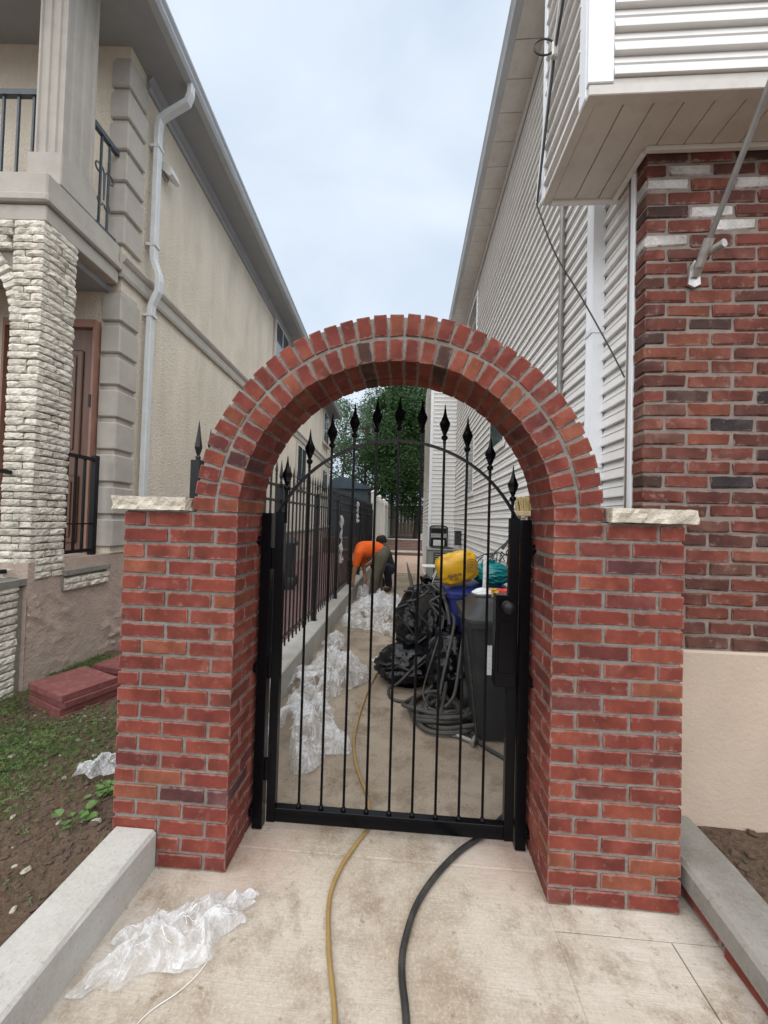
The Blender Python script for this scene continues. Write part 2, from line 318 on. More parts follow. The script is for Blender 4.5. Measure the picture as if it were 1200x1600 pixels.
# ---------------------------------------------------------------- helpers
class MB:
    def __init__(s): s.v = []; s.f = []
    def add(s, vs, fs):
        o = len(s.v); s.v += [tuple(v) for v in vs]; s.f += [tuple(i+o for i in f) for f in fs]; return s
    def box(s, x0, x1, y0, y1, z0, z1, mt=None):
        vs = [Vector(p) for p in ((x0,y0,z0),(x1,y0,z0),(x1,y1,z0),(x0,y1,z0),(x0,y0,z1),(x1,y0,z1),(x1,y1,z1),(x0,y1,z1))]
        if mt: vs = [mt @ v for v in vs]
        return s.add(vs, [(0,3,2,1),(4,5,6,7),(0,1,5,4),(1,2,6,5),(2,3,7,6),(3,0,4,7)])
    def bbox(s, x0, x1, y0, y1, z0, z1, b=.006, mt=None, jit=0):
        """box with chamfered edges"""
        bm = bmesh.new(); bmesh.ops.create_cube(bm, size=1)
        for v in bm.verts: v.co = Vector(((x0+x1)/2+v.co.x*(x1-x0), (y0+y1)/2+v.co.y*(y1-y0), (z0+z1)/2+v.co.z*(z1-z0)))
        bmesh.ops.bevel(bm, geom=list(bm.edges), offset=b, segments=1, affect='EDGES', profile=.5)
        bm.verts.index_update()
        vs = [v.co.copy() for v in bm.verts]
        if jit: vs = [v+Vector((random.uniform(-jit, jit) for _ in range(3))) for v in vs]
        if mt: vs = [mt @ v for v in vs]
        s.add(vs, [tuple(v.index for v in f.verts) for f in bm.faces]); bm.free(); return s
    def bar(s, p, q, w=.012, d=None, n=4, upv=None):
        """prism between two points; n=4 gives a square bar of width w, depth d"""
        p, q = Vector(p), Vector(q); a = (q-p).normalized()
        r = upv or (Vector((1,0,0)) if abs(a.x) < .9 else Vector((0,1,0)))
        b = a.cross(r).normalized(); c = a.cross(b); d = d or w
        vs = []
        for e in (p, q):
            if n == 4:
                for i, j in ((-1,-1),(1,-1),(1,1),(-1,1)): vs.append(e + c*(w/2*i) + b*(d/2*j))
            else:
                for k in range(n):
                    t = 2*math.pi*k/n; vs.append(e + c*(w/2*math.cos(t)) + b*(d/2*math.sin(t)))
        fs = [tuple(range(n))[::-1], tuple(range(n, 2*n))]
        for k in range(n): fs.append((k, (k+1) % n, n+(k+1) % n, n+k))
        return s.add(vs, fs)
    def tube(s, pts, r, n=8, cap=True):
        pts = [Vector(p) for p in pts]; k = len(pts); vs = []
        rr = r if isinstance(r, (list, tuple)) else [r]*k
        t0 = (pts[1]-pts[0]).normalized(); ref = Vector((0,0,1)) if abs(t0.z) < .9 else Vector((1,0,0))
        b = t0.cross(ref).normalized()
        for i, p in enumerate(pts):
            t = (pts[min(i+1, k-1)]-pts[max(i-1, 0)])
            t = t.normalized() if t.length > 1e-9 else t0
            b = (b - t*b.dot(t)); b = b.normalized() if b.length > 1e-6 else t.orthogonal().normalized()
            c = t.cross(b)
            for j in range(n):
                a = 2*math.pi*j/n; vs.append(p + b*(rr[i]*math.cos(a)) + c*(rr[i]*math.sin(a)))
        fs = []
        for i in range(k-1):
            for j in range(n): fs.append((i*n+j, i*n+(j+1) % n, (i+1)*n+(j+1) % n, (i+1)*n+j))
        if cap: fs += [tuple(range(n))[::-1], tuple(range((k-1)*n, k*n))]
        return s.add(vs, fs)
    def loft(s, rings, cap=True):
        n = len(rings[0]); vs = [p for r_ in rings for p in r_]; fs = []
        for i in range(len(rings)-1):
            for j in range(n): fs.append((i*n+j, i*n+(j+1) % n, (i+1)*n+(j+1) % n, (i+1)*n+j))
        if cap: fs += [tuple(range(n))[::-1], tuple(range((len(rings)-1)*n, len(rings)*n))]
        return s.add(vs, fs)
    def lathe(s, prof, n=12, mt=None, ph=0, flat=1.0):
        rings = []
        for r, z in prof:
            rg = [Vector((r*math.cos(2*math.pi*k/n+ph), r*flat*math.sin(2*math.pi*k/n+ph), z)) for k in range(n)]
            rings.append([mt @ p for p in rg] if mt else rg)
        return s.loft(rings)
    def prism(s, poly, axis, a, b):
        """polygon (2D) swept along an axis 'x','y','z' from a to b"""
        def P(u, w, t): return {'x': (t, u, w), 'y': (u, t, w), 'z': (u, w, t)}[axis]
        n = len(poly); vs = [P(u, w, a) for u, w in poly] + [P(u, w, b) for u, w in poly]
        fs = [tuple(range(n)), tuple(range(n, 2*n))[::-1]] + [(k, n+k, n+(k+1) % n, (k+1) % n) for k in range(n)]
        return s.add(vs, fs)
    def mesh(s, name, mat, smooth=False):
        me = bpy.data.meshes.new(name); me.from_pydata(s.v, [], s.f)
        bm = bmesh.new(); bm.from_mesh(me); bmesh.ops.recalc_face_normals(bm, faces=bm.faces); bm.to_mesh(me); bm.free()
        if mat: me.materials.append(M[mat])
        if smooth:
            for p in me.polygons: p.use_smooth = True
            try: me.set_sharp_from_angle(angle=R(42))
            except Exception: pass
        return me
    def build(s, name, mat, parent=None, smooth=False):
        return put(name, s.mesh(name, mat, smooth), parent)
def put(name, me, parent=None, loc=(0,0,0), rot=(0,0,0), scale=None):
    o = bpy.data.objects.new(name, me); COL.objects.link(o); o.location = loc; o.rotation_euler = rot
    if scale: o.scale = scale
    if parent: o.parent = parent
    return o
def tag(o, label, cat, group=None):
    o['label'] = label; o['category'] = cat
    if group: o['group'] = group
    return o
def thing(name, label, cat, loc=(0,0,0), rz=0, group=None):
    o = bpy.data.objects.new(name, None); COL.objects.link(o); o.empty_display_size = .1
    o.location = loc; o.rotation_euler = (0, 0, rz)
    return tag(o, label, cat, group)
def struct(o): o['kind'] = 'structure'; return o
def stuff(o): o['kind'] = 'stuff'; return o
def spline(pts, per=8):
    P = [Vector(p) for p in pts]; P = [2*P[0]-P[1]] + P + [2*P[-1]-P[-2]]; o = []
    for i in range(1, len(P)-2):
        for k in range(per):
            t = k/per; a, b, c, d = P[i-1], P[i], P[i+1], P[i+2]
            o.append(.5*((2*b)+(c-a)*t+(2*a-5*b+4*c-d)*t*t+(3*b-a-3*c+d)*t**3))
    return o + [P[-2]]
def rrect(cx, cy, z, w, d, r, n=4):
    o = []
    for sx, sy, a0 in ((1,1,0),(-1,1,90),(-1,-1,180),(1,-1,270)):
        for k in range(n+1):
            a = R(a0+90*k/n); o.append(Vector((cx+sx*(w/2-r)+r*math.cos(a), cy+sy*(d/2-r)+r*math.sin(a), z)))
    return o
def fbm(p, o=4):
    return mnoise.fractal(Vector(p), 1.0, 2.1, o)
def slab_rough(x0, x1, y0, y1, z0, z1, amp=.008, res=.022, seed=0, freq=16):
    """block whose faces are broken like split stone"""
    nx, nz = max(3, int((x1-x0)/res)), max(3, int((z1-z0)/res)); ny = max(3, int((y1-y0)/res))
    bm = bmesh.new(); bmesh.ops.create_cube(bm, size=1)
    bmesh.ops.bevel(bm, geom=list(bm.edges), offset=.02, segments=1, affect='EDGES')
    mb = MB(); bm.free()
    def grid(f, na, nb):
        vs = [f(i/na, j/nb) for j in range(nb+1) for i in range(na+1)]
        fs = [(j*(na+1)+i, j*(na+1)+i+1, (j+1)*(na+1)+i+1, (j+1)*(na+1)+i) for j in range(nb) for i in range(na)]
        o2 = []
        for v in vs:
            v = Vector(v)
            c = Vector(((x0+x1)/2, (y0+y1)/2, (z0+z1)/2))
            k = mnoise.noise(v*freq+Vector((seed*7.1,)*3)) + .6*mnoise.noise(v*freq*2.7+Vector((seed*3.3,)*3))
            h = Vector((x1-x0, y1-y0, z1-z0))/2
            q = Vector(((v-c)[i]/h[i] for i in range(3)))
            d = Vector((q.x if abs(q.x) > .999 else 0, q.y if abs(q.y) > .999 else 0, (q.z if abs(q.z) > .999 else 0)*.25))
            o2.append(v + d*(amp*k))
        mb.add(o2, fs)
    L_ = lambda a, b, t: a+(b-a)*t
    grid(lambda u, w: (L_(x0,x1,u), y0, L_(z0,z1,w)), nx, nz); grid(lambda u, w: (L_(x1,x0,u), y1, L_(z0,z1,w)), nx, nz)
    grid(lambda u, w: (x1, L_(y0,y1,u), L_(z0,z1,w)), ny, nz); grid(lambda u, w: (x0, L_(y1,y0,u), L_(z0,z1,w)), ny, nz)
    grid(lambda u, w: (L_(x0,x1,u), L_(y0,y1,w), z1), nx, ny); grid(lambda u, w: (L_(x0,x1,u), L_(y1,y0,w), z0), nx, ny)
    return mb

# ---------------------------------------------------------------- ground, path, yard
def sheet(name, mat, x0, x1, y0, y1, z, nx=2, ny=2, fn=None):
    mb = MB(); vs = []
    for j in range(ny+1):
        for i in range(nx+1):
            x, y = x0+(x1-x0)*i/nx, y0+(y1-y0)*j/ny
            vs.append((x, y, fn(x, y) if fn else z))
    mb.add(vs, [(j*(nx+1)+i, j*(nx+1)+i+1, (j+1)*(nx+1)+i+1, (j+1)*(nx+1)+i) for j in range(ny) for i in range(nx)])
    return struct(mb.build(name, mat, smooth=True))
sheet('ground', 'soil', -150, 150, -60, 240, -.12)
def slab(name, mat, x0, x1, y0, y1, z1, z0=-.10):
    return struct(MB().bbox(x0, x1, y0, y1, z0, z1, .006).build(name, mat))
# concrete walk in front: slabs parted by tooled joints; the one at the gate reaches past the arch
slab('path', 'path', -1.10, 1.17, -2.2, .52, 0)
def slab2(*a): return struct(MB().bbox(*a, .0012).build('path', 'path'))
slab2(-1.10, .57, .526, 1.70, -.10, 0)
slab2(.5705, .972, .526, 1.468, -.10, 0)
slab2(.976, 1.17, .526, 1.468, -.10, .001)
slab2(.5705, 1.17, 1.472, 1.70, -.10, -.001)
slab('path', 'path', -1.10, 1.17, 1.706, 1.98, -.001)
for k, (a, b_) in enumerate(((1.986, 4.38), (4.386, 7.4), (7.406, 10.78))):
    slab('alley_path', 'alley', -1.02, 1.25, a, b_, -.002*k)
def yard_z(x, y):
    t = min(1, max(0, (-1.2-x)/1.9))
    return .115-.085*t + .016*fbm((x*2.2, y*2.2, 3)) + .012*fbm((x*9, y*9, 5)) + .004*fbm((x*34, y*34, 6))
sheet('yard_soil', 'soil', -7.5, -1.19, -2.2, 3.85, 0, 240, 240, yard_z)
sheet('planter_soil', 'soil', 1.28, 4.0, -1.0, 1.87, 0, 60, 50, lambda x, y: .125+.012*fbm((x*6, y*6, 8))-.06*max(0, 1.5-y))
sheet('side_path', 'maroon', -3.9, -1.2, 3.85, 16, .02)

# left low kerb
def kerb(name, label, x0, x1, y0, y1, zt, mat, z0=-.1, group=None):
    mb = MB(); n = 26
    rings = []
    for k in range(n+1):
        y = y0+(y1-y0)*k/n
        j = lambda s: .004*fbm((s*3.1, y*4, 2))
        rings.append([Vector((x0+j(1), y, z0)), Vector((x1+j(2), y, z0)), Vector((x1+j(2), y, zt-.012+j(5))), Vector((x1-.012+j(3), y, zt+j(3))), Vector((x0+.012+j(4), y, zt+j(4))), Vector((x0+j(1), y, zt-.012))])
    mb.loft(rings)
    return tag(mb.build(name, mat), label, 'kerb', group)
kerb('concrete_kerb', 'pale concrete kerb between the soil yard and the walk, ending at the left pillar', -1.205, -1.02, -2.2, 1.566, .16, 'newconc')
kerb('concrete_kerb', 'long concrete kerb inside the alley carrying the black iron fence', -1.225, -.985, 1.88, 11.5, .235, 'newconc')
# right kerb: concrete top over a course of red bricks
rk = thing('brick_kerb', 'grey concrete capped low brick kerb beside the right pillar', 'kerb', (0, 0, 0))
rings = []
for k in range(15):
    y = -1.5+3.36*k/14; zt = .168-.07*max(0, 1.57-y)/.4*.45
    zt = max(zt, .02); j = .003*fbm((1, y*5, 7))
    rings.append([Vector((1.105+j, y, zt-.085)), Vector((1.30, y, zt-.085)), Vector((1.30, y, zt+j)), Vector((1.12, y, zt+j)), Vector((1.105+j, y, zt-.012))])
MB().loft(rings).build('coping', 'curbgrey', rk)
MB().box(1.135, 1.29, -1.5, 1.86, -.1, .03).build('mortar_bed', 'mortar', rk)

# ---------------------------------------------------------------- bricks
BL, BD, BH, MJ = .1915, .0915, .0560, .0117        # brick length, width, height, joint
PITCH, COURSE = BL+MJ, .0677
def brickmesh(l, d, h, mat, jit, bev):
    return MB().bbox(-l/2, l/2, -d/2, d/2, -h/2, h/2, bev, None, jit).mesh('brick', mat)
FULL = [brickmesh(BL+random.uniform(-.002, .002), BD, BH+random.uniform(-.0015, .0015), 'brick', .0018, .0034) for _ in range(10)]
HALF = [brickmesh(BD+random.uniform(-.002, .002), BD, BH, 'brick', .0014, .0032) for _ in range(4)]
HFULL = [brickmesh(BL+random.uniform(-.005, .003), BD, .0572+random.uniform(-.003, .0015), 'hbrick', .003, .0065) for _ in range(9)]
WFULL = [brickmesh(BL, BD, .055, 'wbrick', .003, .008) for _ in range(2)]
WOB = lambda a: random.uniform(-a, a)
def lay(pool, parent, x, y, z, ry=0, rz=0, rx_=0, w=.0016):
    return put('brick', random.choice(pool), parent, (x+WOB(w*.4), y+WOB(w), z+WOB(w)), (rx_+WOB(.006), ry+WOB(.008), rz+WOB(.006)))
# kerb bricks
for k in range(9):
    y = 1.75-.205*k; zt = max(.168-.07*max(0, 1.57-y)/.4*.45, .02)
    lay(FULL, rk, 1.135+.035, y, zt-.085-.032, rz=R(90))

AX, AW = -.0725, .6475                      # centre line and half width of the opening
YF, YB = 1.57, 1.875                        # front and back of the archway
SPR = 22*COURSE                             # springing
arch = thing('brick_archway', 'red brick garden archway with two pillars and a double ring arch', 'archway', (AX, YF, 0))
def core(name, x0, x1, y0, y1, z0, z1):
    return MB().box(x0-AX, x1-AX, y0-YF, y1-YF, z0, z1).build(name, 'mortar', arch)
def pillar(side):
    inner = AX + side*AW; outer = inner + side*(2.5*PITCH-MJ)
    a, b_ = min(inner, outer), max(inner, outer)
    c = core('pillar', a+.0065, b_-.0065, YF+.0065, YB-.0065, -.05, SPR+.002)
    back = MB()
    ox, oy = -AX, -YF
    for r in range(22):
        z = (r+.5)*COURSE
        odd = r % 2
        X = lambda t: inner + side*t + ox     # t measured from the inner face outwards
        yc = YF+BD/2+oy
        if odd == 0:                          # inner corner brick runs into the depth, two stretchers outside
            lay(FULL, c, X(BD/2), YF+BL/2+oy, z, rz=R(90))
            lay(HALF, c, X(BD/2), YF+BL+MJ+BD/2+oy, z, rz=R(90))
            for k in range(2): lay(FULL, c, X(BD+MJ+BL/2+k*PITCH), yc, z)
            back.bbox(X(2.5*PITCH-MJ-BD) if side > 0 else X(2.5*PITCH-MJ), X(2.5*PITCH-MJ) if side > 0 else X(2.5*PITCH-MJ-BD), BD+MJ, YB-YF, z-BH/2, z+BH/2, .003)
            for k in range(2):
                u0, u1 = X(BD+MJ+k*PITCH), X(BD+MJ+k*PITCH+(BL if k == 0 else BL-BD-MJ))
                back.bbox(min(u0, u1), max(u0, u1), YB-YF-BD, YB-YF, z-BH/2, z+BH/2, .003)
        else:
            for k in range(2): lay(FULL, c, X(BL/2+k*PITCH), yc, z)
            lay(FULL, c, X(2*PITCH+BD/2), YF+BL/2+oy, z, rz=R(90))
            lay(FULL, c, X(BD/2), YF+BD+MJ+BL/2+oy, z, rz=R(90))
            for k in range(2):
                u0, u1 = X(BD+MJ+k*PITCH), X(BD+MJ+k*PITCH+BL)
                back.bbox(min(u0, u1), max(u0, u1), YB-YF-BD, YB-YF, z-BH/2, z+BH/2, .003)
    stuff(back.build('brick_backing', 'brick', c))
pillar(-1); pillar(1)
# the two rings
def ringcore(name, r0, r1, y0, y1):
    mb = MB(); n = 60; rings = []
    for k in range(n+1):
        t = math.pi*k/n; ct, st = math.cos(t), math.sin(t)
        rings.append([Vector((r0*ct, y0, SPR+r0*st)), Vector((r1*ct, y0, SPR+r1*st)), Vector((r1*ct, y1, SPR+r1*st)), Vector((r0*ct, y1, SPR+r0*st))])
    return mb.loft(rings).build(name, 'mortar', arch)
RI, RM, RO = AW, AW+BD+.006, AW+2*BD+.013
arc = ringcore('arch_ring', RI+.0065, RO-.012, .0065, YB-YF-.0065)
for (n, r0, w) in ((33, RI, .0012), (37, RO-BD, .002)):
    for k in range(n):
        t = math.pi*(k+.5)/n; rm = r0+BD/2+WOB(w)
        ct, st = math.cos(t), math.sin(t)
        for (pool, yy) in ((FULL, BL/2), (HALF, BL+MJ+BD/2)):
            o = put('brick', random.choice(pool), arc, (rm*ct, yy+WOB(w), SPR+rm*st))
            # length -> depth (Y), width -> radial, height -> tangential
            rad = Vector((ct, 0, st)); tan = Vector((-st, 0, ct)); dep = Vector((0, 1, 0))
            o.rotation_euler = Matrix((dep, rad, dep.cross(rad))).transposed().to_euler()
            o.rotation_euler.y += WOB(.02)
            if r0 == RI: o.scale = (1, 1, .985)
# cap stones
def cap(x0, x1, seed):
    slab_rough(x0-AX, x1-AX, -.035, YB-YF+.03, SPR+.006, SPR+.060, .011, .014, seed, 26).build('cap_stone', 'capstone', arch)
cap(-1.246, AX-RO-.012, 1); cap(AX+RO+.012, 1.104, 2)

# ---------------------------------------------------------------- gate and its posts
YG = 1.825
for side, lab in ((-1, 'square black steel gate post bolted to the left brick pillar'), (1, 'square black steel gate post bolted to the right brick pillar')):
    x0, x1 = (-.706, -.657) if side < 0 else (.515, .562)
    g = thing('gate_post', lab, 'gate post', ((x0+x1)/2, YG, 0))
    w = (x1-x0)/2
    MB().bbox(-w, w, -.025, .025, .004, 1.497, .002).build('post', 'ironblack', g)
    for z in (.085, .76, 1.365):
        e = side
        a, b_ = (w, .066) if side > 0 else (-.040, -w)
        a, b_ = (w, .0127+w+.005) if side > 0 else (-w-.014, -w)
        mb = MB().bbox(a-.004 if side > 0 else a, b_ if side > 0 else b_+.004, -.034, .014, z-.02, z+.02, .002)
        mb.lathe([(.006, 0), (.006, .007), (.001, .009)], 6, Matrix.Translation((side*w*1.3, -.034, z)) @ Matrix.Rotation(R(90), 4, 'X'))
        mb.build('bracket', 'ironblack', g)
gate = thing('iron_gate', 'black wrought iron gate with spear topped bars and arched top rail', 'gate', (AX, YG, 0))
GX = -.0585
mbx = lambda x: x-AX
MB().bbox(mbx(-.640), mbx(-.598), -.019, .019, .036, 1.503, .002).build('stile', 'ironblack', gate)
MB().bbox(mbx(.466), mbx(.508), -.019, .019, .036, 1.503, .002).build('stile', 'ironblack', gate)
MB().bbox(mbx(-.597), mbx(.465), -.019, .019, .040, .104, .002).build('bottom_rail', 'ironblack', gate)
GR = .622; gz = 1.857-GR; cx = mbx((-.64+.508)/2)
def railz(x): return gz+math.sqrt(max(GR*GR-(x-cx)**2, 0))
pts = []
a1 = math.asin(.565/GR)
for k in range(41):
    t = -a1+2*a1*k/40; pts.append((cx+GR*math.sin(t), gz+GR*math.cos(t)))
rings = []
for k in range(41):
    t = -a1+2*a1*k/40; s_, c_ = math.sin(t), math.cos(t)
    rings.append([Vector((cx+(GR+dr)*s_, yy, gz+(GR+dr)*c_)) for dr, yy in ((-.005, -.011), (.006, -.011), (.006, .011), (-.005, .011))])
MB().loft(rings).build('top_rail', 'ironblack', gate)
def finial_mesh():
    mb = MB()
    mb.lathe([(.0075, -.018), (.0075, 0), (.013, .004), (.016, .012), (.013, .020), (.007, .024)], 12)
    prof = [(.007, .024), (.011, .034), (.015, .046)]
    # leaf shaped head built of stepped ridges
    for k in range(8):
        z = .046+.0075*k; r = .015+.0135*math.sin(math.pi*min(1, (k+1)/8)*.62)*1.0 if k < 4 else .0272-.0036*(k-4)
        prof += [(r, z), (r*.86, z+.0045)]
    prof += [(.0105, .112), (.0068, .128), (.0042, .146), (.002, .165), (.0006, .172)]
    mb.lathe(prof, 4, None, 0, .62)
    return mb.mesh('finial', 'ironblack')
FIN = finial_mesh()
BARX = [mbx(GX+.1075*(i-5)) for i in range(11)]
for i, x in enumerate(BARX):
    zr = railz(x)
    if 0 < i < 10:
        br = MB().bar((x, 0, .104), (x, 0, zr+.03), .0125, n=10).build('bar', 'ironblack', gate, True)
        MB().lathe([(.012, .1045), (.012, .112), (.008, .120), (.0065, .122)], 10, Matrix.Translation((x, 0, 0))).build('collar', 'ironblack', br)
    else:
        br = MB().bar((x, 0, 1.45), (x, 0, zr+.03), .0125, n=10).build('bar', 'ironblack', gate, True)
    put('finial', FIN, br, (x, 0, zr+.03+.018))
# lock box with lever
lk = MB().bbox(mbx(.405), mbx(.500), -.034, .030, .735, 1.150, .003).build('lock_box', 'ironblack', gate)
MB().lathe([(.024, 0), (.024, .010), (.012, .014), (.012, .040), (.026, .044), (.028, .060), (.018, .070), (.001, .072)], 14, Matrix.Translation((mbx(.452), -.034, 1.105)) @ Matrix.Rotation(R(90), 4, 'X')).build('knob', 'fenceblack', lk, True)
MB().bbox(mbx(.418), mbx(.488), -.039, -.033, .80, 1.035, .002).build('cover_plate', 'ironblack', lk)
for z in (.28, .76, 1.28):
    MB().lathe([(.010, z-.05), (.010, z+.05)], 10, Matrix.Translation((mbx(-.6485), -.012, 0))).build('hinge', 'ironblack', gate)

# ---------------------------------------------------------------- iron fence on the kerb
fence = thing('iron_fence', 'black iron fence with spear tips running down the alley on a kerb', 'fence', (-1.137, 1.95, .235), -.0045)
FY0 = 1.96
picket = MB().bar((0, 0, .045), (0, 0, 1.60), .0145)
picket.lathe([(.007, 1.598), (.012, 1.604), (.012, 1.612), (.008, 1.618), (.015, 1.64), (.0095, 1.675), (.004, 1.71), (.0008, 1.735)], 4, None, R(45))
PK = picket.mesh('picket', 'fenceblack')
fpost = MB().bbox(-.026, .026, -.026, .026, 0, 1.535, .002)
fpost.bbox(-.034, .034, -.034, .034, 0, .008, .002)
FP = fpost.mesh('post', 'fenceblack')
ptop = MB().lathe([(.008, 0), (.014, .008), (.014, .018), (.008, .026), (.020, .07), (.010, .14), (.004, .19), (.0008, .215)], 4, None, R(45)).mesh('post_tip', 'fenceblack')
posts_y = [0.03+1.32*k for k in range(8)]
for y in posts_y:
    p = put('post', FP, fence, (0, y, 0)); put('post_tip', ptop, p, (0, 0, 1.535))
for a, b_ in zip(posts_y, posts_y[1:]):
    for z in (1.515, 1.385, .14):
        MB().box(-.010, .010, a+.027, b_-.027, z-.010, z+.010).build('rail', 'fenceblack', fence)
    for k in range(1, 11):
        put('picket', PK, fence, (0, a+(b_-a)*k/11, 0))

# ---------------------------------------------------------------- right house: siding, brick front, overhanging bay
hx, hy = 1.12, 1.88
rh = thing('siding_house', 'two storey house with white lap siding and a brown brick front', 'house', (hx, hy, 0))
def rbox(name, mat, x0, x1, y0, y1, z0, z1, parent=None, bev=0):
    mb = MB()
    a = (x0-hx, x1-hx, y0-hy, y1-hy, z0, z1)
    mb.bbox(*a, bev) if bev else mb.box(*a)
    return mb.build(name, mat, parent or rh)
rbox('stucco_base', 'tanbase', 1.098, 4.6, 1.872, 2.06, -.1, .918, None, .01)
fr = rbox('front_wall', 'hmortar', 1.099, 4.6, 1.888, 2.05, .9185, 3.30)
HHALF = [brickmesh(BD, BD, .0565, 'hbrick', .0028, .0065) for _ in range(5)]
WHITE = [(1.27, 3.22), (1.18, 3.14), (1.36, 3.0), (1.18, 2.86), (1.49, 2.93), (1.6, 3.09), (1.75, 3.15), (1.9, 2.95)]
for r in range(35):
    z = .9185+.034+r*.0677; x = 1.091; k = 0
    while x < 2.72:
        half = (k == 0 and r % 2)
        l = BD if half else BL
        wh = any(abs(x+l/2-a) < .1 and abs(z-b_) < .034 for a, b_ in WHITE) and not half
        pool = WFULL if wh else HFULL
        rz = R(90) if half else 0
        o = lay(HHALF if half else pool, fr, x+l/2-hx, 1.881+BD/2-hy, z, rz=0, w=.003)
        x += l+.0105; k += 1
# side wall and its boards
sw = rbox('side_wall', 'siding', 1.135, 4.6, 2.06, 13.5, -.1, 5.90)
LAP = .1016
def board(length):
    # profile (out, z): slanting face with a lip; runs along +Y, faces -X
    pr = [(0, .0), (-.0165, .0), (-.0165, .006), (-.010, .052), (-.0125, .056), (-.004, LAP+.004), (0, LAP+.004)]
    return MB().prism([(u, w) for u, w in pr], 'y', 0, length)
me = MB(); pr = [(.006, 0), (-.028, 0), (-.028, .006), (-.015, .051), (-.0195, .056), (.0, LAP+.008), (.006, LAP+.008)]
def boardmesh(length): return MB().prism(pr, 'y', 0, length).mesh('clapboard', 'siding')
B1 = boardmesh(7.58)
nb = int((5.86-.42)/LAP)
SEAM = {c: (boardmesh(c+.03), boardmesh(7.58-c)) for c in (1.7, 3.1, 4.4, 5.9)}
for k in range(nb):
    c = random.choice((1.7, 3.1, 4.4, 5.9)); a, b_ = SEAM[c]
    put('clapboard', a, sw, (1.135-hx-.0015+WOB(.0008), 2.062-hy, .42+k*LAP), (0, WOB(.004), WOB(.0004)))
    put('clapboard', b_, sw, (1.135-hx+WOB(.0008), 2.062-hy+c, .42+k*LAP), (0, WOB(.004), WOB(.0004)))
rbox('foundation', 'tanbase', 1.12, 1.134, 2.06, 9.65, -.1, .415)
rbox('corner_trim', 'trim', 1.088, 1.134, 1.977, 2.012, .3, 3.30, None, .003)
rbox('corner_trim', 'siding', 1.100, 1.134, 2.0125, 2.060, .3, 3.30, None, .003)
# far bump-out
bo = rbox('bump_out', 'siding', .49, 1.134, 9.67, 13.5, -.1, 5.90)
B2 = boardmesh(.565)
for k in range(nb):
    put('clapboard', B2, bo, (.545-hx, 9.67-hy, .42+k*LAP), (0, 0, R(-90)))
for o in list(bo.children):
    o.rotation_euler = (0, 0, R(90)); o.location.x = 1.112-hx
B3 = boardmesh(3.8)
for k in range(nb): put('clapboard', B3, bo, (.49-hx, 9.7-hy, .42+k*LAP))
rbox('corner_trim', 'trim', .470, .545, 9.645, 9.72, .2, 5.88, None, .004)
rbox('corner_trim', 'trim', 1.1125, 1.118, 9.642, 9.668, .3, 5.88)
# overhanging bay
bx0, by0, by1, bz = .70, 1.62, 2.185, 3.285
bay = rbox('bay', 'siding', bx0+.018, 4.6, by0+.018, by1, bz+.03, 5.9)
B4 = boardmesh(3.798); B5 = boardmesh(by1-by0-.12)
for k in range(25):
    put('clapboard', B4, bay, (4.6-hx, by0+.018-hy, bz+.068+k*LAP), (0, 0, R(90)))
    put('clapboard', B5, bay, (bx0+.018-hx, by0+.075-hy, bz+.068+k*LAP))
rbox('corner_trim', 'trim', bx0-.004, bx0+.10, by0-.006, by0+.017, bz+.04, 5.9, bay, .003)
rbox('corner_trim', 'trim', bx0-.005, bx0+.017, by0+.0175, by0+.085, bz+.0, 5.9, bay, .003)
rbox('corner_trim', 'trim', bx0-.004, bx0+.016, by1-.045, by1+.004, bz+.0, 5.9, bay, .003)
rbox('channel', 'soffit', bx0+.101, 4.6, by0+.003, by0+.019, bz+.038, bz+.062, bay)
# soffit strips of the bay, with grooves between them, and the edge channels
rbox('soffit_backing', 'darkgap', bx0+.02, 4.6, by0+.02, by1-.02, bz+.012, bz+.03, bay)
x = bx0+.045
while x < 3.2:
    y1_ = by1-.03 if x < 1.062 else 1.879
    rbox('soffit_strip', 'soffit', x, x+.121, by0+.045, y1_, bz, bz+.011, bay, .003)
    x += .1245
rbox('edge_channel', 'soffit', bx0-.002, bx0+.043, by0+.019, by1, bz-.008, bz+.018, bay, .003)
rbox('edge_channel', 'soffit', bx0+.002, 4.6, by0-.002, by0+.0435, bz-.009, bz+.036, bay, .003)
rbox('edge_channel', 'siding', bx0+.044, 1.13, by1-.03, by1+.006, bz-.010, bz+.018, bay, .003)
rbox('edge_channel', 'siding', 1.075, 4.6, 1.855, 1.8795, bz-.022, bz-.001, bay, .003)
rbox('edge_channel', 'siding', 1.065, 1.088, 1.88, by1-.031, bz-.022, bz-.001, bay, .003)
# eave of the main wall: strips, fascia, gutter, roof
for k in range(36):
    y = 2.2+.315*k
    rbox('eave_strip', 'soffit', .845, 1.134, y, y+.310, 5.862, 5.874, None, .003)
rbox('eave_backing', 'darkgap', .845, 1.134, 2.2, 13.5, 5.876, 5.89)
rbox('frieze', 'trim', 1.095, 1.117, 2.2, 9.66, 5.80, 5.861)
gp = [(.845, 5.865), (.78, 5.865), (.765, 5.90), (.772, 5.935), (.755, 5.965), (.755, 5.985), (.845, 5.985)]
MB().prism([(u-hx, w) for u, w in gp], 'y', .3, 11.6).build('gutter', 'gutter', rh)
MB().prism([(u-hx, w) for u, w in ((.80, 5.987), (3.2, 7.3), (5.2, 6.2), (5.2, 5.987))], 'y', -.2, 11.7).build('roof', 'bluewall', rh)
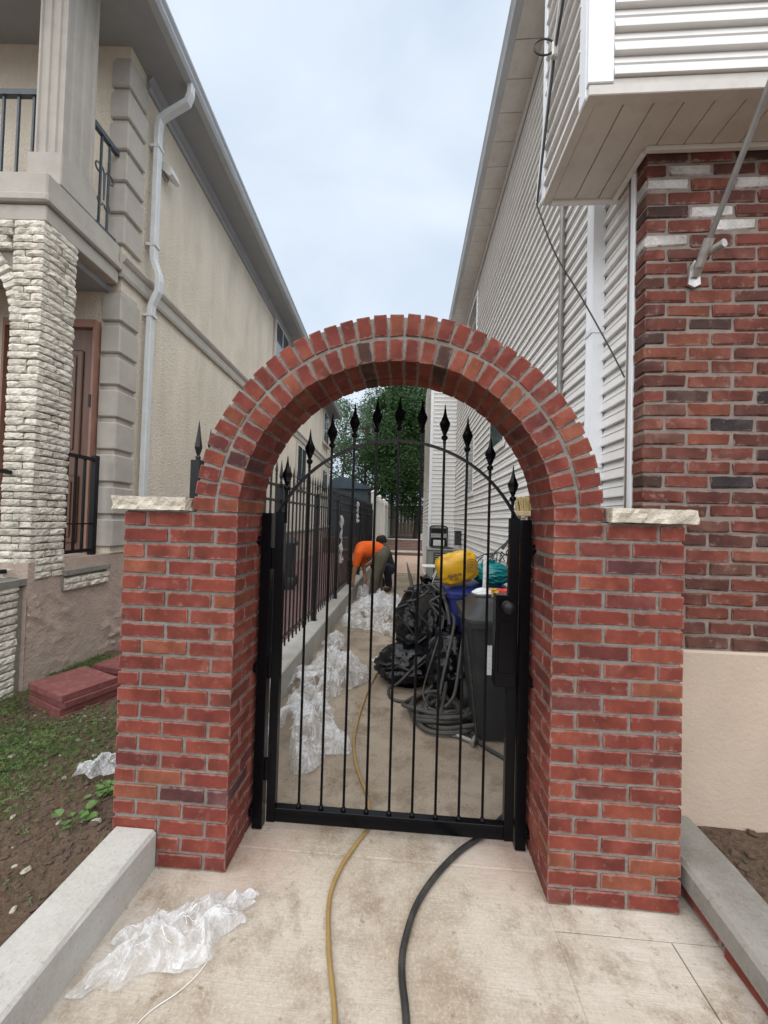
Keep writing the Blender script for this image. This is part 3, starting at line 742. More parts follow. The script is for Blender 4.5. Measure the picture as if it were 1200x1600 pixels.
# downspout: ribbed strip
dp = []
for u, w in ((1.118, 2.325), (1.050, 2.325), (1.046, 2.335), (1.054, 2.345), (1.046, 2.355), (1.054, 2.365), (1.046, 2.375), (1.054, 2.385), (1.046, 2.395), (1.050, 2.41), (1.118, 2.41)): dp.append((u-hx, w-hy))
dsp = MB().prism(dp, 'z', .2, 5.86).build('downspout', 'trim', rh)
rbox('strap', 'trim', 1.042, 1.117, 2.318, 2.417, 2.62, 2.65, dsp)
rbox('strap', 'trim', 1.042, 1.117, 2.318, 2.417, 1.82, 1.85, dsp)
MB().bar((1.095-hx, 2.93-hy, 2.45), (1.095-hx, 2.93-hy, 5.0), .042, n=14).build('conduit', 'greypipe', rh, True)
MB().bbox(1.07-hx, 1.118-hx, 2.9-hy, 2.96-hy, 2.41, 2.449, .004).build('conduit_end', 'doorframe', rh)
# windows in the side wall
for (y0, y1, z0, z1) in ((4.72, 5.42, 2.50, 3.45), (6.95, 7.75, 2.05, 2.95), (6.9, 7.8, 4.75, 5.55)):
    w = rbox('window', 'winframe', 1.100, 1.1365, y0-.07, y1+.07, z0-.07, z1+.07, None, .004)
    rbox('pane', 'glass', 1.094, 1.099, y0, y1, z0, (z0+z1)/2-.02, w)
    rbox('pane', 'glass', 1.096, 1.099, y0, y1, (z0+z1)/2+.02, z1, w)
    rbox('sill', 'winframe', 1.085, 1.1005, y0-.09, y1+.09, z0-.10, z0-.07, w)
# cable and its coil by the bay corner
cb = thing('cable', 'thin black cable hanging from the bay corner across the white siding', 'cable', (.70, 2.2, 3.3))
def wire(pts_, r, mat='rubber'): MB().tube([p-Vector((.70, 2.2, 3.3)) for p in spline(pts_, 8)], r, 6).build('wire', mat, cb, True)
wire([(.672, 2.195, 3.3), (.78, 2.2, 3.02), (.93, 2.19, 2.75), (1.05, 2.13, 2.45), (1.102, 2.07, 2.26)], .004)
wire([(.675, 2.195, 3.3), (.672, 2.06, 3.59), (.668, 1.93, 3.85), (.665, 1.80, 4.02), (.66, 1.6, 4.4), (.6, .8, 5.2), (.4, -3, 7)], .007)
wire([(.671, 2.195, 3.3), (.665, 2.07, 3.60), (.660, 1.945, 3.85), (.650, 1.80, 4.05), (.64, 1.6, 4.45), (.56, .8, 5.3), (.35, -3, 7.1)], .005, 'trim')
lp = [Vector((-.085+.052*math.cos(2*math.pi*k/20), -.27, .58+.042*math.sin(2*math.pi*k/20))) for k in range(21)]
MB().tube(lp, .0045, 6, False).build('loop', 'rubber', cb, True)
MB().bbox(-.05, -.015, -.285, -.255, .52, .60, .006).build('clamp', 'alu', cb)
# flag pole in its wall bracket
fpole = thing('flag_pole', 'slim grey flag pole rising from a cast bracket on the brick front', 'flag pole', (1.305, 1.88, 2.68))
b0 = Vector((0, -.005, 0)); d = Vector((0, -.60, .80)).normalized()
mb = MB().prism([(-.028, -.055), (.0, -.07), (.028, -.055), (.02, .03), (0, .06), (-.02, .03)], 'y', -.012, -.001)
mb.bar((0, -.01, -.02), (0, -.05, .03), .03, .026); mb.build('bracket', 'alu', fpole)
s0 = Vector((0, -.035, .01))
MB().tube([s0, s0+d*.11], [.019, .021], 14).build('socket', 'alu', fpole, True)
st = Vector((.012, -.045, .055)); 
MB().tube([st, st+Vector((.028, -.085, .0))], [.016, .018], 14).build('second_socket', 'alu', fpole, True)
MB().tube([s0+d*.06, s0+d*1.5], .0115, 12).build('pole', 'greypipe', fpole, True)

# ---------------------------------------------------------------- left house (its side runs 3.5 degrees off the alley)
lh = thing('stucco_house', 'two storey beige stucco house with balcony porch and white stone pillar', 'house', (-3.1, 3.81, 0), R(3.48))
def lbox(name, mat, x0, x1, y0, y1, z0, z1, parent=None, bev=0):
    mb = MB(); mb.bbox(x0, x1, y0, y1, z0, z1, bev) if bev else mb.box(x0, x1, y0, y1, z0, z1)
    return mb.build(name, mat, parent or lh)
wall = lbox('wall', 'stucco', -8, 0, 0, 15, 1.05, 6.46)
def roughface(name, x0, x1, y, z0, z1, axis, amp, fr_, parent, mat, seed):
    mb = MB(); na, nb_ = int(abs(x1-x0)/.022), int((z1-z0)/.022); vs = []
    for j in range(nb_+1):
        for i in range(na+1):
            u, w = x0+(x1-x0)*i/na, z0+(z1-z0)*j/nb_
            uu, ww = u*.85-w*.5, w*.85+u*.5
            wv = .35*mnoise.noise(Vector((u*4, w*4, seed)))
            r1 = max(0, 1-abs(mnoise.noise(Vector((uu*3.0+wv, ww*10+wv*2, seed))))*7); r2 = max(0, 1-abs(mnoise.noise(Vector((uu*6+wv, ww*17, seed+5))))*6)
            msk = max(0, .35+mnoise.noise(Vector((u*2.2, w*2.2, seed+9))))
            h = amp*(1.1*r1*msk*2+.7*r2*msk+.45*fbm((u*5, w*5, seed+2), 3)*.6+.3)
            vs.append((y+h, u, w) if axis == 'y' else (u, y-h, w))
    mb.add(vs, [(j*(na+1)+i, j*(na+1)+i+1, (j+1)*(na+1)+i+1, (j+1)*(na+1)+i) for j in range(nb_) for i in range(na)])
    return mb.build(name, mat, parent, True)
base = lbox('foundation', 'roughbase', -8, -.012, -.9, 15, -.15, 1.0495)
roughface('rough_render', -.90, 2.6, -.01, -.15, .80, 'y', .013, 9, base, 'roughbase', 4)
MB().prism([(0, 1.03), (.05, 1.03), (.05, 1.07), (.02, 1.12), (0, 1.12)], 'y', .28, 15).build('water_table', 'quoin', lh)
MB().prism([(-.005, 3.95), (.035, 3.95), (.045, 3.985), (.03, 4.0), (.03, 4.10), (.05, 4.115), (.07, 4.15), (.065, 4.18), (.02, 4.20), (-.005, 4.20)], 'y', -.0355, 15).build('belt_course', 'quoin', lh)
def quoins(z0, n):
    for k in range(n):
        a = z0+.338*k
        lbox('quoin', 'quoin', -.172, .034, -.034, .27, a, a+.283, None, .012)
    lbox('quoin_backing', 'quoin', -.160, .004, -.004, .258, z0, z0+.338*n)
quoins(1.12, 8); quoins(4.30, 6)
# eaves
lbox('soffit', 'soffitgrey', -8, .40, -1.3, 15.2, 6.461, 6.50)
MB().prism([(0, 6.30), (.03, 6.30), (.05, 6.34), (.03, 6.40), (.07, 6.46), (0, 6.46)], 'y', .27, 15).build('cornice', 'soffitgrey', lh)
MB().prism([(.402, 6.46), (.48, 6.46), (.505, 6.50), (.50, 6.54), (.525, 6.575), (.525, 6.60), (.402, 6.60)], 'y', -1.35, 15.25).build('gutter', 'gutter', lh)
MB().prism([(.47, 6.602), (-3.8, 8.2), (-8, 6.602)], 'y', -1.3, 15.2).build('roof', 'bluewall', lh)
# downspout with its offsets
def strip(pts, w=.085, d_=.06):
    rings = []; P = [Vector(p) for p in pts]
    for i, p in enumerate(P):
        t = (P[min(i+1, len(P)-1)]-P[max(i-1, 0)]).normalized()
        yv = Vector((0, 1, 0)); n_ = t.cross(yv).normalized(); yv = n_.cross(t).normalized()
        rings.append([p+n_*(d_/2*a)+yv*(w/2*b_) for a, b_ in ((-1,-.8),(-.8,-1),(.8,-1),(1,-.8),(1,.8),(.8,1),(-.8,1),(-1,.8))])
    return MB().loft(rings)
ds = strip([(.455, .37, 6.46), (.455, .37, 6.36), (.42, .375, 6.27), (.18, .385, 6.13), (.10, .39, 6.07), (.085, .39, 5.95), (.085, .39, 4.50), (.095, .39, 4.40), (.155, .39, 4.24), (.165, .39, 4.15), (.155, .39, 4.04), (.09, .39, 3.88), (.08, .39, 3.80), (.075, .39, 3.3), (.07, .39, .34), (.075, .38, .22), (.12, .33, .08), (.17, .27, .03)]).build('downspout', 'pipe', lh)
for z in (5.72, 4.56, 3.74): lbox('strap', 'pipe', .015, .128, .342, .438, z, z+.03, ds)
# lamp on the wall
lm = lbox('wall_lamp', 'alu', .0, .03, .60, .72, 5.62, 5.78, None, .006)
MB().prism([(.03, 5.76), (.13, 5.70), (.16, 5.60), (.12, 5.58), (.03, 5.66)], 'y', .57, .74).build('lamp_shade', 'winframe', lm)
# windows
for (y0, y1, z0, z1) in ((5.35, 6.45, 5.30, 6.28), (12.75, 13.9, 4.9, 6.15), (8.0, 9.15, 2.65, 3.75), (12.75, 13.9, 2.65, 3.6)):
    w = lbox('window', 'bronze', -.02, .045, y0-.12, y1+.12, z0-.12, z1+.12, None, .01)
    lbox('sash', 'winframe', .0455, .055, y0-.04, y1+.04, z0-.04, z1+.04, w)
    ym = (y0+y1)/2
    lbox('pane', 'glass', .0555, .059, y0, ym-.03, z0, z1, w); lbox('pane', 'glass', .0555, .059, ym+.03, y1, z0, z1, w)
    lbox('sill', 'bronze', .046, .12, y0-.18, y1+.18, z0-.20, z0-.121, w, .01)
# porch floor, stone ledge
lbox('porch_floor', 'curbgrey', -7.9, -.09, -.9, -.002, .86, .93)
led = lbox('ledge', 'stonejoint', -.13, .005, -.58, -.04, .76, .90)
slab_rough(-.13, .035, -.58, -.03, .902, .945, .004, .03, 3, 14).build('ledge_slab', 'curbgrey', led)
def stonemesh(l, d_, h): return MB().bbox(-l/2, l/2, -d_/2, d_/2, -h/2, h/2, .009, None, .0045).mesh('stone', 'stone')
def rstone(l, d_=.06, h=.0545):
    """split face stone: several columns of points pushed in and out"""
    mb = MB(); n = max(3, int(l/.032)); rings = []; h *= random.uniform(.9, 1.06); push = random.uniform(-.004, .005)
    for k in range(n+1):
        u = -l/2+l*k/n; e = .93 if k in (0, n) else 1; b0 = .007 if k in (0, n) else 0
        j = lambda a=.009: random.uniform(-a, a)
        f = -d_/2+push
        rings.append([Vector((u, d_/2, -h/2*e)), Vector((u, f+.006+j(.004)+b0*.6, -h/2*e+j(.002))), Vector((u+j(.006), f-.002+j(.0045)+b0, -h*.25+j(.007))), Vector((u+j(.006), f-.002+j(.0045)+b0, h*.22+j(.007))), Vector((u, f+.005+j(.004)+b0*.6, h/2*e+j(.002))), Vector((u, d_/2, h/2*e))])
    return mb.loft(rings).mesh('stone', 'stone')
SP = {l: [rstone(l) for _ in range(9)] for l in (.28, .255, .17, .15, .11, .09)}
def stonerow(parent, x, y, z, run, lens, side):
    """stones laid along +run from (x,y); side False faces -Y, True faces +X"""
    t = 0
    for l in lens:
        me_ = random.choice(SP[l]); c = t+l/2
        if side: put('stone', me_, parent, (x, y+c, z+WOB(.002)), (0, 0, R(90)+WOB(.02)))
        else: put('stone', me_, parent, (x-c, y, z+WOB(.002)), (0, 0, WOB(.02)))
        t += l+.009
for k in range(2):
    stonerow(led, -.004, -.565, .79+.056*k, 1, [(.28, .15, .09), (.17, .28, .09)][k], True)
# stone pillar and the arch springing from it
SX0, SX1, SY0, SY1 = -.275, -.012, -.875, -.605
pil = lbox('stone_pillar', 'stonejoint', SX0+.02, SX1-.02, SY0+.02, SY1-.02, 0, 3.86)
CS = .0605
for r in range(49):
    z = .90+CS*(r+.5)
    if z > 3.85: break
    a = [(.255,), (.09, .15), (.15, .09)][r % 3 if random.random() < .7 else random.randrange(3)]
    b_ = [(.28,), (.11, .15), (.15, .11), (.09, .09, .09)][random.choice((0, 0, 1, 2, 3))]
    stonerow(pil, SX1-.002, SY0+.008, z, -1, a, False)
    stonerow(pil, SX1-.018, SY0+.035 if len(b_) < 3 else SY0+.03, z, 1, [l for l in b_], True)
ac, az_, ar = -1.025, 3.02, .75
arw = MB(); poly = []
for k in range(17):
    t = math.pi*k/16; poly.append((ac+ar*math.cos(t), az_+ar*math.sin(t)))
poly += [(ac-ar, 3.86), (ac+ar, 3.86)]
# spandrel as strips so that the polygon stays convex
sp = MB()
for k in range(16):
    (xa, za), (xb, zb) = poly[k], poly[k+1]
    sp.prism([(xa, za), (xa, 3.86), (xb, 3.86), (xb, zb)], 'y', SY0+.02, SY1-.02)
arw = sp.build('porch_arch', 'stonejoint', lh)
VS = [MB().bbox(-.055, .055, -.03, .03, -.028, .028, .009, None, .004).mesh('stone', 'stone') for _ in range(5)]
for k in range(36):
    t = math.pi*(k+.5)/36; rm = ar+.055
    put('stone', random.choice(VS), arw, (ac+rm*math.cos(t), SY0+.012, az_+rm*math.sin(t)), (0, -t, 0))
for r in range(60):
    z = .90+CS*(r+.5)
    if z > 3.85: break
    if z < 3.15: continue
    x = SX0-.003; ext = ar+.115
    while x > -1.9:
        l = random.choice((.15, .17, .11, .255))
        if (x-l-ac)**2+(z-az_)**2 < ext*ext or (x-ac)**2+(z-az_)**2 < ext*ext:
            x -= .05
            if x < ac: break
            continue
        stonerow(arw, x, SY0+.008, z, -1, (l,), False); x -= l+.006
lbox('second_pillar', 'stone', -2.05, -1.775, SY0, SY1, 0, 3.86)
# stair cheek in front of the pillar
ck = lbox('stair_cheek', 'stonejoint', -1.6, -.045, -2.0, -.895, -.1, .86)
for r in range(15):
    lens = random.choice(([.28, .17, .255, .28], [.17, .255, .28, .28], [.255, .28, .17, .28]))
    stonerow(ck, -.05, -1.97, -.02+CS*(r+.5), 1, lens, True)
slab_rough(-1.65, -.012, -2.05, -.895, .875, .925, .004, .05, 6, 9).build('cheek_slab', 'curbgrey', ck)
# balcony slab with stepped fascia
lbox('balcony_slab', 'quoin', -7.9, .0, -.90, -.036, 4.02, 4.27, None, .012)
lbox('balcony_moulding', 'quoin', -7.9, .035, -.935, -.036, 4.0, 4.075, None, .014)
lbox('balcony_moulding', 'quoin', -7.9, -.004, -.894, -.036, 3.862, 3.999, None, .008)
lbox('porch_ceiling', 'soffitgrey', -7.9, -.12, -.80, -.002, 3.80, 3.861)
# fluted column
cx0, cx1, cy0, cy1 = -.272, -.028, -.745, -.40
def fluted(z):
    o = []
    def side_(a, b_, n, inn):
        a, b_ = Vector(a), Vector(b_); e = b_-a; nn = Vector((-e.y, e.x, 0)).normalized()
        W_ = .24/n
        for k in range(n):
            c = (k+.5)/n
            for f, dd in ((-.30, 0), (-.20, .014), (.20, .014), (.30, 0)): o.append(a+e*(c+f/n)+nn*dd)
    P = [(cx0, cy0, z), (cx1, cy0, z), (cx1, cy1, z), (cx0, cy1, z)]
    for i in range(4):
        o.append(Vector(P[i])); side_(P[i], P[(i+1) % 4], 3, .014)
    return o
col = MB().loft([fluted(4.56), fluted(6.459)]).build('column', 'quoin', lh)
lbox('plinth', 'quoin', cx0-.03, cx1+.026, cy0-.03, cy1+.03, 4.271, 4.559, col, .008)
# balcony railings
def railing(name, a, b_, ztop, zbot, mat, nbar, parent, scroll=False, mid=None, post=None, tw=.045):
    a, b_ = Vector((a[0], a[1], 0)), Vector((b_[0], b_[1], 0))
    r_ = MB().bar((a.x, a.y, ztop), (b_.x, b_.y, ztop), .03 if mat == 'fenceblack' else .05, tw, upv=Vector((0,0,1))).build(name, mat, parent)
    MB().bar((a.x, a.y, zbot), (b_.x, b_.y, zbot), .03, .04, upv=Vector((0,0,1))).build('lower_rail', mat, r_)
    if mid: MB().bar((a.x, a.y, mid), (b_.x, b_.y, mid), .014, .02, upv=Vector((0,0,1))).build('middle_rail', mat, r_)
    for k in range(nbar):
        p = a+(b_-a)*((k+1)/(nbar+1))
        MB().bar((p.x, p.y, zbot+.016), (p.x, p.y, ztop-.016), .018).build('bar', mat, r_)
    if post: MB().bbox(post[0]-.026, post[0]+.026, post[1]-.026, post[1]+.026, .93, ztop+.04, .003).build('post', mat, r_)
    if scroll:
        mb = MB(); c = a+(b_-a)*.5; e = (b_-a).normalized(); zz = 4.72
        for s1 in (-1, 1):
            pts_ = []
            for k in range(26):
                t = k/25; ang = t*2.3*math.pi; rr = .062*(1-t*.75)
                pts_.append(Vector((c.x, c.y, zz+.16))+e*(s1*(.075-rr*math.cos(ang)*1.1))+Vector((0, 0, rr*math.sin(ang))))
            pts_ = [Vector((c.x, c.y, zz-.10))] + pts_
            mb.tube(pts_, .008, 6)
            pts2 = [Vector((c.x, c.y, zz-.12))+e*(s1*(.045-.035*math.cos(k/12*4.5)))-Vector((0, 0, .035*math.sin(k/12*4.5)+.02)) for k in range(13)]
            mb.tube(pts2, .008, 6)
        mb.build('scroll', mat, r_, True)
    return r_
railing('balcony_railing', (-.29, -.60), (-3.2, -.60), 5.25, 4.36, 'railblue', 20, lh)
railing('balcony_railing', (-.07, -.365), (-.07, -.038), 5.25, 4.32, 'railblue', 2, lh, True)
railing('porch_railing', (-.07, -.60), (-.07, -.19), 2.0, 1.10, 'fenceblack', 3, lh, False, 1.36, (-.07, -.16))
railing('stair_railing', (-.20, -.90), (-.20, -2.0), 1.78, .98, 'fenceblack', 9, lh)
# door in the porch
dr = lbox('door', 'door', -1.12, -.21, -.045, -.004, .95, 3.38)
for (x0, x1, z0, z1) in ((-1.02, -.72, 2.05, 3.15), (-.60, -.32, 2.05, 3.15), (-1.02, -.72, 1.15, 1.85), (-.60, -.32, 1.15, 1.85)):
    lbox('panel', 'door', x0, x1, -.062, -.0455, z0, z1, dr, .012)
    lbox('panel_field', 'door', x0+.06, x1-.06, -.072, -.0625, z0+.06, z1-.06, dr, .008)
lbox('door_frame', 'doorframe', -.209, -.185, -.09, -.003, .93, 3.46, dr)
lbox('door_frame', 'doorframe', -1.145, -1.121, -.09, -.003, .93, 3.46, dr)
lbox('door_frame', 'doorframe', -1.12, -.2095, -.09, -.003, 3.381, 3.46, dr)
lbox('hinge', 'fenceblack', -.222, -.20, -.098, -.0905, 2.55, 2.68, dr)
d2 = lbox('second_door', 'doorframe', -2.6, -1.6, -.045, -.004, .95, 3.38)
lbox('panel', 'door', -2.5, -1.7, -.06, -.0455, 1.1, 3.2, d2, .012)

# ---------------------------------------------------------------- far end of the alley
def mat_bricktex(name, ca, cb_, cm, sx, sy, axis):
    mt, n, b = newmat(name)
    g = n.nodes.new('ShaderNodeNewGeometry'); sp_ = n.nodes.new('ShaderNodeSeparateXYZ'); cx_ = n.nodes.new('ShaderNodeCombineXYZ')
    n.links.new(g.outputs['Position'], sp_.inputs[0])
    n.links.new(sp_.outputs[0], cx_.inputs[0]); n.links.new(sp_.outputs[2 if axis == 'z' else 1], cx_.inputs[1])
    t = n.nodes.new('ShaderNodeTexBrick'); n.links.new(cx_.outputs[0], t.inputs['Vector'])
    t.inputs['Color1'].default_value = c4(ca); t.inputs['Color2'].default_value = c4(cb_); t.inputs['Mortar'].default_value = c4(cm)
    t.inputs['Scale'].default_value = 1; t.inputs['Brick Width'].default_value = sx; t.inputs['Row Height'].default_value = sy; t.inputs['Mortar Size'].default_value = .008
    n.links.new(t.outputs['Color'], b.inputs['Base Color']); setp(b, Roughness=.9)
    bump(n, b, t.outputs['Fac'], -.5, .006)
    return mt
M['peachpave'] = mat_bricktex('peach paving', (.55, .40, .30), (.46, .32, .24), (.38, .29, .23), .22, .11, 'y')
M['farbrick'] = mat_bricktex('brown far brick', (.24, .12, .085), (.17, .09, .07), (.30, .25, .21), .21, .07, 'z')
struct(MB().box(-2.2, 4.5, 10.79, 16.2, -.1, .004).build('back_patio', 'peachpave'))
rw = thing('retaining_wall', 'low brown brick retaining wall with pale coping at the end of the alley', 'wall', (0, 16.2, 0))
MB().box(-3, 4.5, 0, .3, -.1, .11).build('step', 'farbrick', rw)
MB().bbox(-3, 4.5, -.03, .9, .111, .155, .008).build('step_coping', 'newconc', rw)
MB().box(-3, 4.5, .9, 1.2, -.1, .60).build('wall', 'farbrick', rw)
MB().bbox(-3, 4.5, .87, 1.25, .601, .645, .008).build('coping', 'newconc', rw)
struct(MB().box(-9, 9, 17.46, 40, -.1, .55).build('back_garden', 'soil'))
pot = thing('garden_pot', 'small pale pot standing on the far retaining wall', 'pot', (.62, 17.3, .645))
MB().lathe([(.09, 0), (.13, .22), (.14, .23), (.12, .24), (.10, .21)], 14).build('pot', 'whitepl', pot, True)
# vinyl fence
vf = thing('vinyl_fence', 'white vinyl privacy fence beyond the black iron fence', 'fence', (-1.12, 11.75, .18))
for k in range(5):
    y = 2.35*k
    p = MB().bbox(-.065, .065, y-.065, y+.065, 0, 2.12, .006).build('post', 'vinylfence', vf)
    MB().lathe([(.11, 2.121), (.11, 2.15), (.02, 2.20)], 4, Matrix.Translation((0, y, 0)), R(45)).build('post_cap', 'vinylfence', p)
    if k < 4:
        mb = MB()
        for j in range(14):
            a = y+.075+.1575*j; mb.bbox(-.012, .012, a, a+.150, .15, 1.9, .004)
        q = mb.build('board_panel', 'vinylfence', vf)
        for z in (.09, 1.9): MB().bbox(-.03, .03, y+.066, y+2.284, z, z+.12, .004).build('rail', 'vinylfence', q)
tag(MB().bbox(-1.32, -.95, 11.52, 22, -.1, .178, .01).build('concrete_kerb', 'newconc'), 'pale concrete kerb under the white vinyl fence', 'kerb')
# blue grey shed
sh = thing('garden_shed', 'blue grey clad shed behind the iron fence under the trees', 'shed', (-3.3, 20, 0))
MB().box(-1.6, 1.1, 0, 3, 0, 3.05).build('wall', 'bluewall', sh)
for k in range(15): MB().box(-1.6+.18*k, -1.6+.18*k+.03, -.02, -.001, 0, 3.05).build('batten', 'bluewall', sh)
MB().prism([(-1.8, 3.051), (1.3, 3.051), (1.3, 3.12), (-.25, 3.7), (-1.8, 3.12)], 'y', -.2, 3.2).build('roof', 'bluewall', sh)
dw = thing('board_fence', 'dark timber board fence behind the far trees', 'fence', (0, 26, .5))
for k in range(60): MB().bbox(-7+.235*k, -7+.235*k+.225, 0, .03, 0, 1.95+.03*WOB(1), .005).build('board', 'darkwood', dw)

# ---------------------------------------------------------------- trees
def tree(label, base, trunk_h, crown, rad, nclump, nleaf, lsize, leafm, seed, spread=.55, group=None):
    rs = random.Random(seed)
    t = thing('leafy_tree', label, 'tree', base, 0, group)
    B = Vector(base); Cc = Vector(crown)-B
    mb = MB(); top = Cc+Vector((0, 0, rad[2]*.5))
    mb.tube(spline([(0, 0, -.2), (.05, .03, trunk_h*.5), (Cc.x*.6, Cc.y*.6, trunk_h), tuple(top)], 6), [.19-.15*k/18 for k in range(19)], 9)
    clumps = []
    for k in range(nclump):
        while True:
            v = Vector((rs.uniform(-1, 1), rs.uniform(-1, 1), rs.uniform(-1, 1)))
            if .25 < v.length < 1: break
        clumps.append((Cc+Vector((v.x*rad[0], v.y*rad[1], v.z*rad[2])), rs.uniform(.28, .6)))
    for c, r in clumps[::2]:
        s = Vector((Cc.x*.5, Cc.y*.5, max(trunk_h*.8, min(c.z-.6, top.z*.8))))
        mb.tube(spline([s, s+(c-s)*.5+Vector((0, 0, .15)), c], 4), [.06-.048*k/8 for k in range(9)], 5)
    mb.build('trunk', 'bark', t, True)
    vs = []; fs = []
    for k in range(nleaf):
        c, r = rs.choice(clumps)
        v = Vector((rs.gauss(0, 1), rs.gauss(0, 1), rs.gauss(0, 1)))*spread*r*.9
        p = c+v*Vector((1.15, 1.15, .85)).length/1.5
        a = Vector((rs.gauss(0, 1), rs.gauss(0, 1), rs.gauss(0, .6)-.35)).normalized(); b_ = a.orthogonal().normalized()
        b_ = Matrix.Rotation(rs.uniform(0, 6.28), 3, a) @ b_
        l = lsize*rs.uniform(.6, 1.25); w = l*.30
        n_ = a.cross(b_)
        i = len(vs)
        vs += [p, p+a*l*.5+b_*w+n_*l*.06, p+a*l, p+a*l*.5-b_*w+n_*l*.06]
        fs.append((i, i+1, i+2, i+3))
    me_ = bpy.data.meshes.new('crown'); me_.from_pydata([tuple(v) for v in vs], [], fs); me_.materials.append(M[leafm])
    put('crown', me_, t)
tree('dense dark green tree filling the end of the alley', (.35, 20.2, .5), 2.2, (.1, 20.2, 5.5), (2.35, 2.0, 3.7), 110, 76000, .125, 'leaf', 1, .72)
tree('tall bright green tree close against the white bump out', (1.3, 18.6, .5), 2.0, (1.15, 18.6, 4.9), (1.5, 1.3, 3.0), 46, 22000, .11, 'leaf', 2, .75)
tree('loose pale green tree above the blue grey shed, sky showing through', (-2.6, 22.5, .5), 3.0, (-2.7, 22.5, 6.2), (2.1, 1.8, 3.2), 40, 10500, .13, 'leaf2', 3, .62)
tree('dark tree behind the white vinyl fence', (-1.2, 24.0, .5), 2.4, (-1.1, 24.0, 5.4), (1.9, 1.8, 3.6), 52, 20000, .15, 'leaf', 5, .8)
tree('tall pale tree furthest back behind the roof corner', (-5.2, 27, .5), 3.5, (-4.6, 27, 7.4), (2.8, 2, 3.4), 40, 9000, .16, 'leaf2', 6, .65)

# ---------------------------------------------------------------- alley clutter
def blob(prof_r, h, seed, amp=.12, n=40, m_=30, squash=(1, 1), ridge=5.0, knot=True):
    """sack: lathe profile pulled in at the neck, wrinkled"""
    rings = []
    for j in range(m_+1):
        t = j/m_
        r = prof_r*(math.sin(math.pi*min(t*.92+.06, 1))**.55)*(1-.25*t) if not knot or t < .9 else prof_r*(.14+.5*(t-.9))
        if j == 0: r = prof_r*.55
        rg = []
        for i in range(n):
            a = 2*math.pi*i/n
            k = abs(mnoise.noise(Vector((math.cos(a)*2.2+seed, math.sin(a)*2.2, t*ridge))))+.5*abs(mnoise.noise(Vector((math.cos(a)*6+seed, math.sin(a)*6, t*ridge*1.7))))
            rr = r*(1+amp*1.6-amp*4*k*.5)
            z = h*t+h*.05*mnoise.noise(Vector((a, t*4, seed)))*(1 if 0 < j else 0)
            rg.append(Vector((rr*math.cos(a)*squash[0], rr*math.sin(a)*squash[1], max(z, .002))))
        rings.append(rg)
    return MB().loft(rings)
def cart(name, label, loc, rz, bw, bd, tw, td, h, mat, group, lidup=.10):
    t = thing(name, label, 'wheeled bin', loc, rz, group)
    MB().loft([rrect(0, 0, .02, bw, bd, .05), rrect(0, 0, h*.5, (bw+tw)/2, (bd+td)/2, .05), rrect(0, 0, h*.94, tw, td, .05)]).build('body', mat, t, True)
    MB().loft([rrect(0, 0, h*.935, tw+.05, td+.05, .06), rrect(0, 0, h*.975, tw+.055, td+.055, .06)]).build('rim', mat, t, True)
    l = MB().loft([rrect(0, .01, h*.977, tw+.065, td+.075, .06), rrect(0, .01, h*1.0, tw+.06, td+.07, .06), rrect(0, .01, h*1.02, tw-.02, td-.0, .07), rrect(0, .02, h*1.0+lidup*.8, tw-.12, td-.12, .07), rrect(0, .02, h+lidup, tw-.18, td-.18, .06)]).build('lid', mat, t, True)
    MB().bbox(-.10, .10, -td/2-.055, -td/2-.02, h*.985, h*1.005, .006).build('lid_grip', mat, l)
    for s in (-1, 1):
        w = MB().lathe([(.02, -.03), (.11, -.03), (.125, -.018), (.125, .018), (.11, .03), (.02, .03)], 18, Matrix.Translation((s*(bw/2+.02), bd/2-.02, .126)) @ Matrix.Rotation(R(90), 4, 'Y')).build('wheel', 'rubber', t, True)
    MB().bar((-tw/2+.03, td/2+.06, h*.95), (tw/2-.03, td/2+.06, h*.95), .028, n=10).build('handle', mat, t, True)
    return t
ct = cart('wheeled_bin', 'dark grey wheeled refuse bin with a paper notice, behind the gate lock', (.70, 2.90, 0), 0, .42, .48, .55, .58, .83, 'cart', None)
MB().bbox(-.165, -.09, -.243, -.239, .48, .68, .001, Matrix.Rotation(R(3.8), 4, 'X')).build('notice', 'paper', ct)
cart('recycling_bin', 'blue recycling bin carrying the yellow and teal sacks', (.66, 3.72, 0), 0, .42, .45, .56, .56, .86, 'blue', None, .04)
cart('wheeled_bin', 'black wheeled bin standing behind the iron fence by the beige house', (-2.6, 7.8, .02), R(-80), .40, .44, .5, .52, .95, 'cart', None)
# sacks
ys = thing('cement_sack', 'yellow plastic sack with dark print lying on the blue bin', 'sack', (.46, 3.60, .90))
def pillow(hx_, hy_, hz_, seed, amp=.02, n=34, e=.55):
    rings = []
    for j in range(n+1):
        ph = -math.pi/2+math.pi*j/n; rg = []
        cp, sp2 = math.cos(ph), math.sin(ph)
        for i in range(n+6):
            a = 2*math.pi*i/(n+6); f = lambda v: math.copysign(abs(v)**e, v)
            v = Vector((hx_*f(cp)*f(math.cos(a)), hy_*f(cp)*f(math.sin(a)), hz_*f(sp2)))
            k = abs(mnoise.noise(v*11+Vector((seed,)*3)))+.5*abs(mnoise.noise(v*27+Vector((seed,)*3)))
            rg.append(v*(1+amp*2-amp*6*k)*(1+.10*mnoise.noise(v*5+Vector((seed,)*3))))
        rings.append(rg)
    return MB().loft(rings)
me_ = pillow(.185, .125, .145, 3.3, .03, e=.62)
Mx = Matrix.Translation((-.02, -.04, .165)) @ Matrix.Rotation(R(-17), 4, 'Y') @ Matrix.Rotation(R(8), 4, 'Z')
me_.v = [tuple(Mx @ Vector(v)) for v in me_.v]; me_.build('sack', 'yellow', ys, True)
